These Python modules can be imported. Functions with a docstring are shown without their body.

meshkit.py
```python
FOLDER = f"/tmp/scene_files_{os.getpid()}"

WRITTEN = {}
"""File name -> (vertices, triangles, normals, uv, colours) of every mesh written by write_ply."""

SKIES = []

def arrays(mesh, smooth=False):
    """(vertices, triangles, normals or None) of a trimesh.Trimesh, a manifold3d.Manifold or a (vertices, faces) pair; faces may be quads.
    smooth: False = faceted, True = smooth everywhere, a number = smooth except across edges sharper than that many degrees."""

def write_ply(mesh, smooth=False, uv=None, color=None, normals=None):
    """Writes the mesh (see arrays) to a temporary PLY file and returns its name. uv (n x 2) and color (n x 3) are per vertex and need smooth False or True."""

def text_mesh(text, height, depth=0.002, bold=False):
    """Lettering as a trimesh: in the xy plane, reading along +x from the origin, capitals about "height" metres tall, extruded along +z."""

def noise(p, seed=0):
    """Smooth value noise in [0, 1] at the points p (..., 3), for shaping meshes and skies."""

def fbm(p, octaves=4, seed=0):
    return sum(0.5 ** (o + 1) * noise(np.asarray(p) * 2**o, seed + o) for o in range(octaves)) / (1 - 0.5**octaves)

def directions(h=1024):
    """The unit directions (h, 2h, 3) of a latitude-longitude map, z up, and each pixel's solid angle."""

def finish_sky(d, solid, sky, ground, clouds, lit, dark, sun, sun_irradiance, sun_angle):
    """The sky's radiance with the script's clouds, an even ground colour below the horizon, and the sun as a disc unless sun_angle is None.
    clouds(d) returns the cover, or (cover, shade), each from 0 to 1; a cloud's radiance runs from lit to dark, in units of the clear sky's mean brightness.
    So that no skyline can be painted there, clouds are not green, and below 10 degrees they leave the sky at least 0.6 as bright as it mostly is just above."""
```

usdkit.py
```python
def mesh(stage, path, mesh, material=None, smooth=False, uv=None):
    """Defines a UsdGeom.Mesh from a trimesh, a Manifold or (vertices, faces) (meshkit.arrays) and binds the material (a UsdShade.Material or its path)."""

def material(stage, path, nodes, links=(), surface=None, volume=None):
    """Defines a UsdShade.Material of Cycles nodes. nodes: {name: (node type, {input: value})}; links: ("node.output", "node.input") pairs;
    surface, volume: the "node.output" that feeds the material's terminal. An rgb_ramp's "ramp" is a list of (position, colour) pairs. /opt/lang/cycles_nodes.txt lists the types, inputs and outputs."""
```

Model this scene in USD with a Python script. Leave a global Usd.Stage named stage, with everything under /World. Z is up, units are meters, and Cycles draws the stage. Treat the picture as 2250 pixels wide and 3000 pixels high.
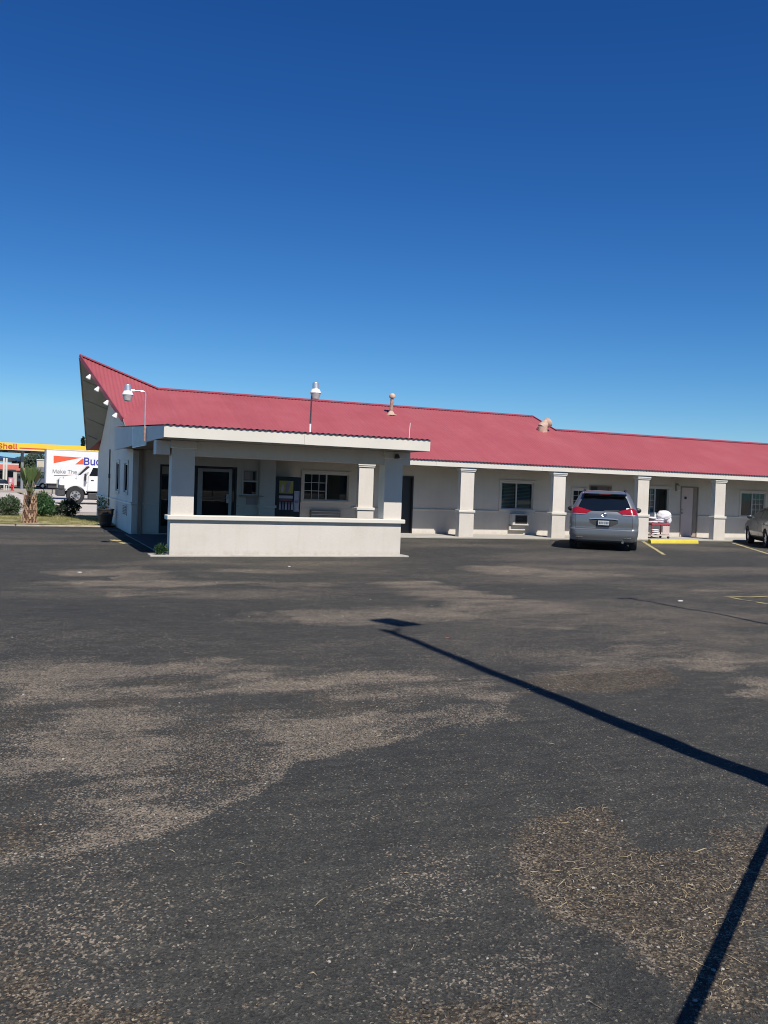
import math, random
import numpy as np
import trimesh, shapely
import shapely.geometry as sg
import manifold3d as m3
import usdkit, meshkit
from pxr import Usd, UsdGeom, UsdLux, UsdShade, Gf, Sdf

stage = Usd.Stage.CreateInMemory()
UsdGeom.SetStageUpAxis(stage, UsdGeom.Tokens.z)
UsdGeom.SetStageMetersPerUnit(stage, 1.0)
world = UsdGeom.Xform.Define(stage, '/World')
stage.SetDefaultPrim(world.GetPrim())
UsdGeom.Scope.Define(stage, '/World/Looks')

# ------------------------------------------------------------------ camera, sky, sun, exposure
# world axes: x along the motel front to the right, y away from the car park, z up; origin at the foot of the porch's left corner
EXPOSURE = 0.40
SUN_EL, SUN_AZ = math.radians(51.4), math.radians(3.0)        # height; swing from square-on towards +x
SUN_POWER, SKY_POWER = 1.25, 0.0569
def make_camera():
    yaw, pitch, roll = -0.3967, -0.0283, 0.0349
    cy, sy = math.cos(yaw), math.sin(yaw)
    fwd, right, up = np.array([-sy, cy, 0]), np.array([cy, sy, 0]), np.array([0, 0, 1.0])
    c, s = math.cos(pitch), math.sin(pitch)
    f, u = c * fwd + s * up, -s * fwd + c * up
    c, s = math.cos(roll), math.sin(roll)
    r, u = c * right + s * u, -s * right + c * u
    cam = UsdGeom.Camera.Define(stage, '/World/camera')
    eye = (-3.0226, -18.8615, 1.6216)
    m = Gf.Matrix4d(*r, 0, *u, 0, *(-f), 0, *eye, 1)
    cam.AddTransformOp().Set(m)
    cam.CreateHorizontalApertureAttr(36.0)
    cam.CreateVerticalApertureAttr(48.0)
    cam.CreateFocalLengthAttr(36.0 * 2580.46 / 2250)
    cam.CreateClippingRangeAttr(Gf.Vec2f(0.05, 5000))
    cam.CreateExposureAttr(EXPOSURE)
make_camera()

to_sun = np.array([math.cos(SUN_EL) * math.sin(SUN_AZ), -math.cos(SUN_EL) * math.cos(SUN_AZ), math.sin(SUN_EL)])
dome = UsdLux.DomeLight.Define(stage, '/World/sky')
dome.GetPrim().SetCustomDataByKey('kind', 'structure')
dome.GetPrim().SetCustomDataByKey('label', 'clear deep blue cloudless sky over the motel')
dome.GetPrim().SetCustomDataByKey('category', 'sky')
# the single scattering sky, then one even contrast and colour response for the whole sky: a deep blue desert sky
GAIN, GAMMA = (.213, .542, 1.188), (1.83, 1.388, 1.067)
sky_nodes = {'s': ('sky_texture', {'sky_type': 'single_scattering', 'sun_disc': False, 'sun_elevation': SUN_EL, 'sun_rotation': math.atan2(to_sun[0], to_sun[1]),
                                   'altitude': 900.0, 'air_density': 1.0, 'aerosol_density': 0.15, 'ozone_density': 4.0}),
             'e': ('separate_color', {}), 'c': ('combine_color', {}), 'b': ('background_shader', {'strength': SKY_POWER})}
sky_links = [('s.color', 'e.color'), ('c.color', 'b.color')]
for ch, k, g, top in zip('rgb', GAIN, GAMMA, (5.0, 7.0, 8.2)):
    sky_nodes['l' + ch] = ('math', {'math_type': 'minimum', 'value2': top}); sky_nodes['p' + ch] = ('math', {'math_type': 'power', 'value2': g}); sky_nodes['m' + ch] = ('math', {'math_type': 'multiply', 'value2': k})
    sky_links += [('e.' + ch, 'l' + ch + '.value1'), ('l' + ch + '.value', 'p' + ch + '.value1'), ('p' + ch + '.value', 'm' + ch + '.value1'), ('m' + ch + '.value', 'c.' + ch)]
sky_mat = usdkit.material(stage, '/World/Looks/sky_light', sky_nodes, sky_links, surface='b.background')
UsdShade.MaterialBindingAPI.Apply(dome.GetPrim()).Bind(sky_mat)
sun = UsdLux.DistantLight.Define(stage, '/World/sun')
sun.CreateNormalizeAttr(True); sun.CreateIntensityAttr(SUN_POWER); sun.CreateAngleAttr(0.53)
sun.CreateColorAttr(Gf.Vec3f(1.0, 0.955, 0.89))
zx = to_sun; xx = np.cross([0, 0, 1.0], zx); xx /= np.linalg.norm(xx); yx = np.cross(zx, xx)
sun.AddTransformOp().Set(Gf.Matrix4d(*xx, 0, *yx, 0, *zx, 0, 0, 0, 60, 1))

# ------------------------------------------------------------------ helpers
taken = {}
def numbered(parent, name):
    k = (parent, name); n = taken.get(k, 0); taken[k] = n + 1
    return f'{parent}/{name}' if n == 0 else f'{parent}/{name}_{n:03d}'
def tag(prim, label=None, cat=None, group=None, kind=None):
    for k, v in (('label', label), ('category', cat), ('group', group), ('kind', kind)):
        if v: prim.SetCustomDataByKey(k, v)
    return prim
def thing(name, label, cat, loc=(0, 0, 0), rot=0, group=None):
    x = UsdGeom.Xform.Define(stage, numbered('/World', name))
    x.AddTranslateOp().Set(Gf.Vec3d(*map(float, loc)))
    if rot: x.AddRotateZOp().Set(float(rot))
    return tag(x.GetPrim(), label, cat, group)
def part(parent, name, mesh, mat, smooth=False, label=None, kind=None):
    path = numbered(str(parent.GetPath()) if parent is not None else '/World', name)
    p = usdkit.mesh(stage, path, mesh, MAT[mat], smooth).GetPrim()
    return tag(p, label, kind=kind)
def single(name, mesh, mat, label, cat, group=None, kind=None, smooth=False):
    return tag(part(None, name, mesh, mat, smooth), label, cat, group, kind)
def copy_of(src, loc, rot, label, group=None):
    was = src.GetCustomData()
    x = UsdGeom.Xform.Define(stage, numbered('/World', src.GetName().rstrip('0123456789').rstrip('_')))
    x.AddTranslateOp().Set(Gf.Vec3d(*map(float, loc)))
    x.AddRotateZOp().Set(float(rot))
    p = x.GetPrim()
    for ch in src.GetChildren(): pass
    p.GetReferences().AddInternalReference(src.GetPath()); p.SetInstanceable(True)
    return tag(p, label, was['category'], group or was.get('group'))

fbm = lambda q: 2 * meshkit.fbm(q) - 1
cat_ = lambda *ms: trimesh.util.concatenate([m for m in ms if m is not None])
def bx(x0, x1, y0, y1, z0, z1, b=0.0):
    x0, x1 = min(x0, x1), max(x0, x1); y0, y1 = min(y0, y1), max(y0, y1); z0, z1 = min(z0, z1), max(z0, z1)
    if b <= 0:
        m = trimesh.creation.box((x1 - x0, y1 - y0, z1 - z0)); m.apply_translation(((x0 + x1) / 2, (y0 + y1) / 2, (z0 + z1) / 2)); return m
    b = min(b, (x1 - x0) * .45, (y1 - y0) * .45, (z1 - z0) * .45); pts = []
    for x, sx in ((x0, 1), (x1, -1)):
        for y, sy in ((y0, 1), (y1, -1)):
            for z, sz in ((z0, 1), (z1, -1)):
                pts += [(x, y + sy * b, z + sz * b), (x + sx * b, y, z + sz * b), (x + sx * b, y + sy * b, z)]
    return trimesh.convex.convex_hull(np.array(pts))
def cyl(a, b, r0, r1=None, n=16):
    a, b = np.array(a, float), np.array(b, float); r1 = r0 if r1 is None else r1
    d = b - a; L = np.linalg.norm(d); d /= L
    e = np.cross(d, [0, 0, 1.0] if abs(d[2]) < .9 else [1.0, 0, 0]); e /= np.linalg.norm(e); g = np.cross(d, e)
    t = np.arange(n) * 2 * np.pi / n; ring = np.cos(t)[:, None] * e + np.sin(t)[:, None] * g
    v = np.vstack([a + r0 * ring, b + r1 * ring, [a], [b]]); f = []
    for i in range(n):
        j = (i + 1) % n; f += [(i, j, n + j), (i, n + j, n + i), (2 * n, j, i), (2 * n + 1, n + i, n + j)]
    return trimesh.Trimesh(v, f, process=False)
def lathe(prof, c=(0, 0, 0), n=24):
    prof = [(max(r, 1e-4), z) for r, z in prof]; t = np.arange(n) * 2 * np.pi / n; v = []
    for r, z in prof: v += [(c[0] + r * math.cos(a), c[1] + r * math.sin(a), c[2] + z) for a in t]
    f = []
    for k in range(len(prof) - 1):
        for i in range(n):
            j = (i + 1) % n; f += [(k * n + i, k * n + j, k * n + n + j), (k * n + i, k * n + n + j, k * n + n + i)]
    return trimesh.Trimesh(v, f, process=False)
def tube(pts, r, n=8):
    p = np.asarray(pts, float); r = np.broadcast_to(r, len(p)); t = np.gradient(p, axis=0); t /= np.linalg.norm(t, axis=1, keepdims=True) + 1e-12
    a = np.cross(t, np.where(np.abs(t[:, 2:]) < .9, [0, 0, 1.0], [1.0, 0, 0])); a /= np.linalg.norm(a, axis=1, keepdims=True) + 1e-12
    b = np.cross(t, a); an = np.arange(n) * 2 * np.pi / n
    v = (p[:, None] + r[:, None, None] * (np.cos(an)[None, :, None] * a[:, None] + np.sin(an)[None, :, None] * b[:, None])).reshape(-1, 3)
    f = []
    for k in range(len(p) - 1):
        for i in range(n):
            j = (i + 1) % n; f += [(k * n + i, k * n + j, k * n + n + j), (k * n + i, k * n + n + j, k * n + n + i)]
    v = np.vstack([v, p[:1], p[-1:]]); N = len(v)
    for i in range(n):
        j = (i + 1) % n; f += [(N - 2, j, i), (N - 1, (len(p) - 1) * n + i, (len(p) - 1) * n + j)]
    return trimesh.Trimesh(v, f, process=False)
def man(t): return m3.Manifold(m3.Mesh(np.asarray(t.vertices, np.float32), np.asarray(t.faces, np.uint32)))
def tri(m):
    k = m.to_mesh(); return trimesh.Trimesh(np.array(k.vert_properties[:, :3]), np.array(k.tri_verts), process=False)
def prism(poly, h, plane='xz', at=0.0, hole=()):
    """A polygon extruded by h. plane xz: drawn in x, z and running from y=at to y=at+h; yz: from x=at to at+h; xy: from z=at."""
    polys = [np.array(poly, float)] + [np.array(q, float) for q in hole]
    cs = m3.CrossSection([polys[0]], m3.FillRule.NonZero)
    for q in polys[1:]: cs = cs - m3.CrossSection([q], m3.FillRule.NonZero)
    t = tri(m3.Manifold.extrude(cs, h)); v = t.vertices.copy()
    if plane == 'xz': t = trimesh.Trimesh(np.stack([v[:, 0], at + v[:, 2], v[:, 1]], 1), t.faces[:, ::-1], process=False)
    elif plane == 'yz': t = trimesh.Trimesh(np.stack([at + v[:, 2], v[:, 0], v[:, 1]], 1), t.faces, process=False)
    else: t = trimesh.Trimesh(v + [0, 0, at], t.faces, process=False)
    return t
def facing_text(text, h, x, y, z, width=None, bold=False, depth=.01):
    """Lettering that stands on a wall facing -y."""
    t = meshkit.text_mesh(text, h, depth, bold); v = np.array(t.vertices)
    if width: v[:, 0] *= width / (v[:, 0].max() - v[:, 0].min())
    v[:, 0] -= v[:, 0].min()
    return trimesh.Trimesh(np.stack([x + v[:, 0], y - v[:, 2], z + v[:, 1]], 1), t.faces, process=False)
def place(m, M=None, loc=(0, 0, 0), rz=0.0):
    m = m.copy(); c, s = math.cos(rz), math.sin(rz)
    m.apply_transform(np.array([[c, -s, 0, loc[0]], [s, c, 0, loc[1]], [0, 0, 1, loc[2]], [0, 0, 0, 1.0]])); return m

# ------------------------------------------------------------------ materials
MAT = {}
ALB = .83                                                             # every paint and ground colour below, brought to its real reflectance
def mat(name, col, rough=.6, metal=0.0, var=.10, scale=3.0, fine=40.0, bump=0.0, bscale=80.0, coat=0.0, spec=.5, stain=None, stain_at=(.55, .75), stretch=(1, 1, 1)):
    """A painted, stuccoed, metal or fibrous surface: two scales of tone noise, optional stains, optional fine relief."""
    k = 1.0 if metal >= .5 else ALB
    c = np.array(col, float) * k
    if stain is not None: stain = tuple(np.array(stain) * k)
    n = {'g': ('geometry', {}), 'mp': ('mapping', {'scale': stretch}), 'a': ('noise_texture', {'scale': scale, 'detail': 5.0, 'roughness': .6}), 'b': ('noise_texture', {'scale': fine, 'detail': 3.0}),
         'ra': ('rgb_ramp', {'ramp': [(.25, c * (1 - var)), (.75, np.minimum(c * (1 + var), .95))]}), 'rb': ('rgb_ramp', {'ramp': [(.3, (1 - var * .5,) * 3), (.7, (1, 1, 1))]}),
         'm': ('mix', {'mix_type': 'multiply', 'fac': 1.0}), 'p': ('principled_bsdf', {'roughness': rough, 'metallic': metal, 'coat_weight': coat, 'specular_ior_level': spec})}
    L = [('g.position', 'mp.vector'), ('mp.vector', 'a.vector'), ('mp.vector', 'b.vector'), ('a.fac', 'ra.fac'), ('b.fac', 'rb.fac'), ('ra.color', 'm.color1'), ('rb.color', 'm.color2')]
    out = 'm.color'
    if stain is not None:
        n['s'] = ('noise_texture', {'scale': scale * .7, 'detail': 8.0, 'roughness': .7}); n['sr'] = ('rgb_ramp', {'ramp': [(stain_at[0], (0, 0, 0)), (stain_at[1], (1, 1, 1))]})
        n['sm'] = ('mix', {'mix_type': 'mix', 'color2': stain}); L += [('mp.vector', 's.vector'), ('s.fac', 'sr.fac'), ('sr.color', 'sm.fac'), (out, 'sm.color1')]; out = 'sm.color'
    L.append((out, 'p.base_color'))
    if bump:
        n['bn'] = ('noise_texture', {'scale': bscale, 'detail': 4.0}); n['bp'] = ('bump', {'strength': 1.0, 'distance': bump})
        L += [('mp.vector', 'bn.vector'), ('bn.fac', 'bp.height'), ('bp.normal', 'p.normal')]
    MAT[name] = usdkit.material(stage, '/World/Looks/' + name, n, L, surface='p.BSDF')
def stucco(name, col):
    c = np.array(col) * ALB
    n = {'g': ('geometry', {}), 'a': ('noise_texture', {'scale': .9, 'detail': 6.0, 'roughness': .65}), 'b': ('noise_texture', {'scale': 55.0, 'detail': 4.0, 'roughness': .7}), 'mp': ('mapping', {'scale': (5.0, 5.0, .45)}), 's': ('noise_texture', {'scale': 1.6, 'detail': 7.0, 'roughness': .7}),
         'ra': ('rgb_ramp', {'ramp': [(.28, c * (.90, .89, .87)), (.5, c), (.75, c * (1.04, 1.04, 1.05))]}), 'rs': ('rgb_ramp', {'ramp': [(.50, (1, 1, 1)), (.85, (.93, .92, .90))]}), 'rb': ('rgb_ramp', {'ramp': [(.3, (.93, .93, .93)), (.7, (1.03, 1.03, 1.03))]}),
         'x': ('separate_xyz', {}), 'zz': ('map_range', {'from_min': .02, 'from_max': .30, 'to_min': .55, 'to_max': 0.0, 'clamp': True}), 'sp': ('noise_texture', {'scale': 7.0, 'detail': 7.0, 'roughness': .75}), 'spm': ('math', {'math_type': 'multiply'}), 'sr': ('rgb_ramp', {'ramp': [(.16, (0, 0, 0)), (.36, (1, 1, 1))]}),
         'm': ('mix', {'mix_type': 'multiply', 'fac': 1.0}), 'm2': ('mix', {'mix_type': 'multiply', 'fac': 1.0}), 'm3': ('mix', {'mix_type': 'mix', 'color2': tuple(np.array((.36, .29, .21)) * ALB)}), 'sf': ('math', {'math_type': 'multiply', 'value2': .55}), 'bw': ('rgb_to_bw', {}),
         'bp': ('bump', {'strength': 1.0, 'distance': .006}), 'p': ('principled_bsdf', {'roughness': .88, 'specular_ior_level': .3})}
    MAT[name] = usdkit.material(stage, '/World/Looks/' + name, n, [('g.position', 'a.vector'), ('g.position', 'b.vector'), ('g.position', 'mp.vector'), ('mp.vector', 's.vector'), ('g.position', 'sp.vector'), ('g.position', 'x.vector'), ('x.z', 'zz.value'), ('zz.result', 'spm.value1'), ('sp.fac', 'spm.value2'),
        ('spm.value', 'sr.fac'), ('sr.color', 'bw.color'), ('bw.val', 'sf.value1'), ('sf.value', 'm3.fac'), ('a.fac', 'ra.fac'), ('s.fac', 'rs.fac'), ('b.fac', 'rb.fac'), ('ra.color', 'm.color1'), ('rs.color', 'm.color2'), ('m.color', 'm2.color1'), ('rb.color', 'm2.color2'), ('m2.color', 'm3.color1'), ('m3.color', 'p.base_color'), ('b.fac', 'bp.height'), ('bp.normal', 'p.normal')], surface='p.BSDF')
def leaf(name, col, col2, rough=.55, trans=.35):
    MAT[name] = usdkit.material(stage, '/World/Looks/' + name, {
        'g': ('geometry', {}), 'a': ('noise_texture', {'scale': 9.0, 'detail': 3.0}), 'w': ('mix_float', {'fac': .6}), 'ra': ('rgb_ramp', {'ramp': [(.2, np.array(col) * ALB), (.8, np.array(col2) * ALB)]}),
        'p': ('principled_bsdf', {'roughness': rough, 'specular_ior_level': .3}), 't': ('translucent_bsdf', {}), 'x': ('mix_closure', {'fac': trans})},
        [('g.position', 'a.vector'), ('a.fac', 'w.a'), ('g.random_per_island', 'w.b'), ('w.result', 'ra.fac'), ('ra.color', 'p.base_color'), ('ra.color', 't.color'), ('p.BSDF', 'x.closure1'), ('t.BSDF', 'x.closure2')], surface='x.closure')
def glass(name, tint=(.75, .8, .8), ior=1.5, rough=.02):
    MAT[name] = usdkit.material(stage, '/World/Looks/' + name, {
        'f': ('fresnel', {'IOR': ior}), 't': ('transparent_bsdf', {'color': tint}), 'g': ('glossy_bsdf', {'color': (1, 1, 1), 'roughness': rough}), 'x': ('mix_closure', {})},
        [('f.fac', 'x.fac'), ('t.BSDF', 'x.closure1'), ('g.BSDF', 'x.closure2')], surface='x.closure')

stucco('cream_stucco', (.69, .63, .55))
stucco('taupe_stucco', (.65, .598, .525))
mat('white_trim', (.68, .637, .553), .6, var=.05, scale=1.4, stain=(.55, .50, .43), stain_at=(.62, 1.0))
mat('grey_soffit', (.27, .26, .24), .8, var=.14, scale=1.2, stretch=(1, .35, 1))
mat('red_trim', (.30, .06, .08), .5, var=.06, spec=.35)
mat('concrete', (.42, .395, .35), .9, var=.12, scale=1.5, bump=.003, stain=(.28, .26, .23))
mat('kerb_concrete', (.43, .37, .28), .9, var=.2, scale=2.5, bump=.004, stain=(.26, .22, .15), stain_at=(.48, .7))
mat('dark_door', (.030, .029, .033), .5, var=.15)
mat('pink_door', (.72, .57, .52), .5, var=.05)
mat('brown_jamb', (.33, .27, .22), .6, var=.1)
mat('brown_door', (.20, .165, .15), .6, var=.1)
mat('brown_post', (.30, .215, .155), .75, var=.25, scale=6, stretch=(1, 1, .2))
mat('window_frame', (.55, .54, .52), .4, var=.04)
mat('aluminium', (.30, .31, .32), .42, .6, var=.05)
mat('galvanised', (.58, .60, .62), .38, .7, var=.12, scale=14)
mat('lamp_lens', (.55, .53, .50), .25, var=.08)
mat('lamp_white', (.85, .85, .84), .3, var=.03)
mat('dark_pole', (.07, .07, .08), .5, .3, var=.1)
mat('grey_panel', (.47, .50, .46), .6, var=.12, scale=5, stain=(.30, .22, .15), stain_at=(.62, .85))
mat('rusty_pipe', (.36, .20, .15), .8, var=.25, scale=14, stain=(.52, .38, .32), stain_at=(.45, .6))
mat('rusty_cowl', (.50, .33, .25), .7, var=.18, scale=8, stain=(.62, .50, .38), stain_at=(.45, .65))
mat('curtain', (.055, .060, .057), .9, var=.3, scale=1.2, stretch=(14, 14, 1))
mat('screen_mesh', (.012, .013, .015), 1.0, spec=0.0)
mat('blind', (.42, .52, .45), .6, var=.10)
mat('interior', (.018, .018, .020), .9, var=.2)
mat('paper', (.42, .34, .33), .8, var=.05)
mat('grille_dark', (.05, .05, .052), .6, var=.15)
mat('grille_tan', (.30, .28, .255), .6, var=.08)
mat('ac_case', (.55, .53, .49), .5, var=.06)
mat('navy_case', (.010, .014, .026), .45, var=.1, spec=.3)
mat('ad_yellow', (.42, .36, .06), .5, var=.15, scale=8)
mat('ad_white', (.45, .45, .50), .5, var=.05)
mat('ad_lilac', (.25, .20, .33), .5, var=.1)
mat('ad_red', (.25, .05, .05), .5, var=.1)
mat('black_plastic', (.02, .02, .022), .45, var=.1)
mat('black_rubber', (.022, .022, .022), .85, var=.2, scale=20)
mat('chrome', (.72, .72, .72), .12, 1.0, var=.02)
mat('rim_silver', (.55, .55, .56), .3, .8, var=.05)
mat('van_paint', (.185, .195, .205), .30, .55, var=.03, coat=.7)
mat('sedan_paint', (.085, .083, .07), .34, .5, var=.04, coat=.5)
mat('navy_paint', (.012, .018, .035), .25, .2, var=.05, coat=.6)
mat('white_paint', (.74, .74, .73), .35, var=.03, coat=.3, stain=(.55, .52, .47), stain_at=(.66, 1.0))
mat('dirty_white', (.62, .60, .56), .5, var=.06)
mat('tail_red', (.32, .008, .012), .12, var=.2, scale=30, coat=.8)
mat('plate_white', (.60, .62, .62), .4, var=.05)
mat('plate_ink', (.10, .12, .16), .5, var=.05)
mat('car_glass', (.006, .008, .010), .04, var=.05, coat=.6)
mat('underbody', (.012, .012, .012), .9, var=.2)
mat('yellow_paint', (.62, .50, .055), .7, var=.10, scale=5, stain=(.40, .33, .12), stain_at=(.6, .8), bump=.003)
mat('orange_mark', (.72, .10, .035), .5, var=.03)
mat('blue_mark', (.045, .045, .30), .5, var=.03)
mat('grey_mark', (.17, .18, .20), .5, var=.03)
mat('red_mark', (.60, .09, .09), .5, var=.03)
mat('fuel_yellow', (.80, .54, .04), .5, var=.04)
mat('fuel_red', (.52, .06, .03), .5, var=.04)
mat('fuel_grey', (.22, .24, .27), .6, var=.06)
mat('canopy_blue', (.03, .13, .42), .5, var=.05)
mat('canopy_pale', (.42, .50, .55), .6, var=.05)
mat('far_red', (.60, .17, .13), .7, var=.08, scale=.6)
mat('far_wall', (.50, .47, .43), .8, var=.08, scale=.4)
mat('far_beige', (.55, .49, .37), .8, var=.05)
mat('far_roof', (.17, .17, .18), .8, var=.1)
mat('hydrant_red', (.48, .025, .03), .45, var=.08)
mat('bollard_pale', (.62, .57, .48), .7, var=.08)
mat('sign_pink', (.52, .22, .26), .6, var=.15, scale=6)
mat('bark', (.11, .085, .06), .9, var=.3, scale=10)
mat('leaf_base', (.47, .29, .18), .85, var=.30, scale=18, stain=(.66, .50, .36), stain_at=(.45, .7))
mat('leaf_base_dark', (.16, .085, .05), .9, var=.3, scale=18)
mat('barrel', (.035, .024, .018), .7, var=.3, scale=7, stretch=(1, 1, .3))
mat('soil', (.10, .075, .05), .95, var=.25, scale=9, bump=.01)
mat('linen', (.74, .72, .74), .9, var=.05, scale=12, bump=.008, bscale=25)
mat('linen_pink', (.62, .50, .53), .9, var=.12, scale=12, bump=.008, bscale=25)
mat('cart_red', (.36, .07, .08), .5, var=.08)
mat('cart_pale', (.62, .50, .46), .5, var=.08)
mat('bottle_white', (.75, .76, .75), .3, var=.03)
mat('litter_white', (.75, .74, .71), .6, var=.03)
mat('litter_red', (.60, .06, .03), .5, var=.03)
mat('straw_pale', (.38, .30, .18), .8, var=.25, scale=30)
mat('pebble_pale', (.36, .33, .29), .85, var=.35, scale=40)
mat('pebble_dark', (.06, .055, .052), .85, var=.4, scale=40)
leaf('palm_green', (.17, .25, .09), (.44, .50, .24), .45, .3)
leaf('palm_dry', (.30, .25, .14), (.46, .40, .25), .7, .25)
leaf('bush_green', (.07, .16, .06), (.21, .33, .13))
leaf('bush_olive', (.085, .135, .065), (.24, .28, .13))
leaf('bush_dark', (.022, .045, .024), (.065, .105, .045))
leaf('weed_green', (.035, .085, .022), (.09, .17, .05))
leaf('tree_far', (.12, .16, .11), (.22, .27, .19))
leaf('grass_blade', (.26, .25, .085), (.46, .40, .19), .7, .3)
glass('window_glass', (.70, .77, .75)); glass('door_glass', (.62, .66, .68))

def roof_material():
    n = {'g': ('geometry', {}), 'x': ('separate_xyz', {}), 'd': ('math', {'math_type': 'divide', 'value2': .915}), 'f': ('math', {'math_type': 'floor'}), 'w': ('white_noise_texture', {'dimensions': '1D'}),
         'rw': ('rgb_ramp', {'ramp': [(0, (.975, .975, .975)), (1, (1.02, 1.02, 1.02))]}), 'a': ('noise_texture', {'scale': .6, 'detail': 6.0, 'roughness': .65}), 'mp': ('mapping', {'scale': (3.0, .25, .25)}), 'b': ('noise_texture', {'scale': 2.5, 'detail': 6.0, 'roughness': .7}),
         'ra': ('rgb_ramp', {'ramp': [(.28, np.array((.330, .071, .081)) * ALB), (.5, np.array((.352, .081, .092)) * ALB), (.75, np.array((.375, .100, .110)) * ALB)]}), 'rb': ('rgb_ramp', {'ramp': [(.3, (.93, .93, .93)), (.7, (1.04, 1.04, 1.04))]}),
         'm': ('mix', {'mix_type': 'multiply', 'fac': 1.0}), 'm2': ('mix', {'mix_type': 'multiply', 'fac': 1.0}), 'p': ('principled_bsdf', {'roughness': .55, 'specular_ior_level': .35})}
    MAT['red_metal'] = usdkit.material(stage, '/World/Looks/red_metal', n, [('g.position', 'x.vector'), ('x.x', 'd.value1'), ('d.value', 'f.value1'), ('f.value', 'w.w'), ('w.value', 'rw.fac'), ('g.position', 'a.vector'), ('a.fac', 'ra.fac'), ('g.position', 'mp.vector'),
        ('mp.vector', 'b.vector'), ('b.fac', 'rb.fac'), ('ra.color', 'm.color1'), ('rb.color', 'm.color2'), ('m.color', 'm2.color1'), ('rw.color', 'm2.color2'), ('m2.color', 'p.base_color')], surface='p.BSDF')
roof_material()
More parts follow.
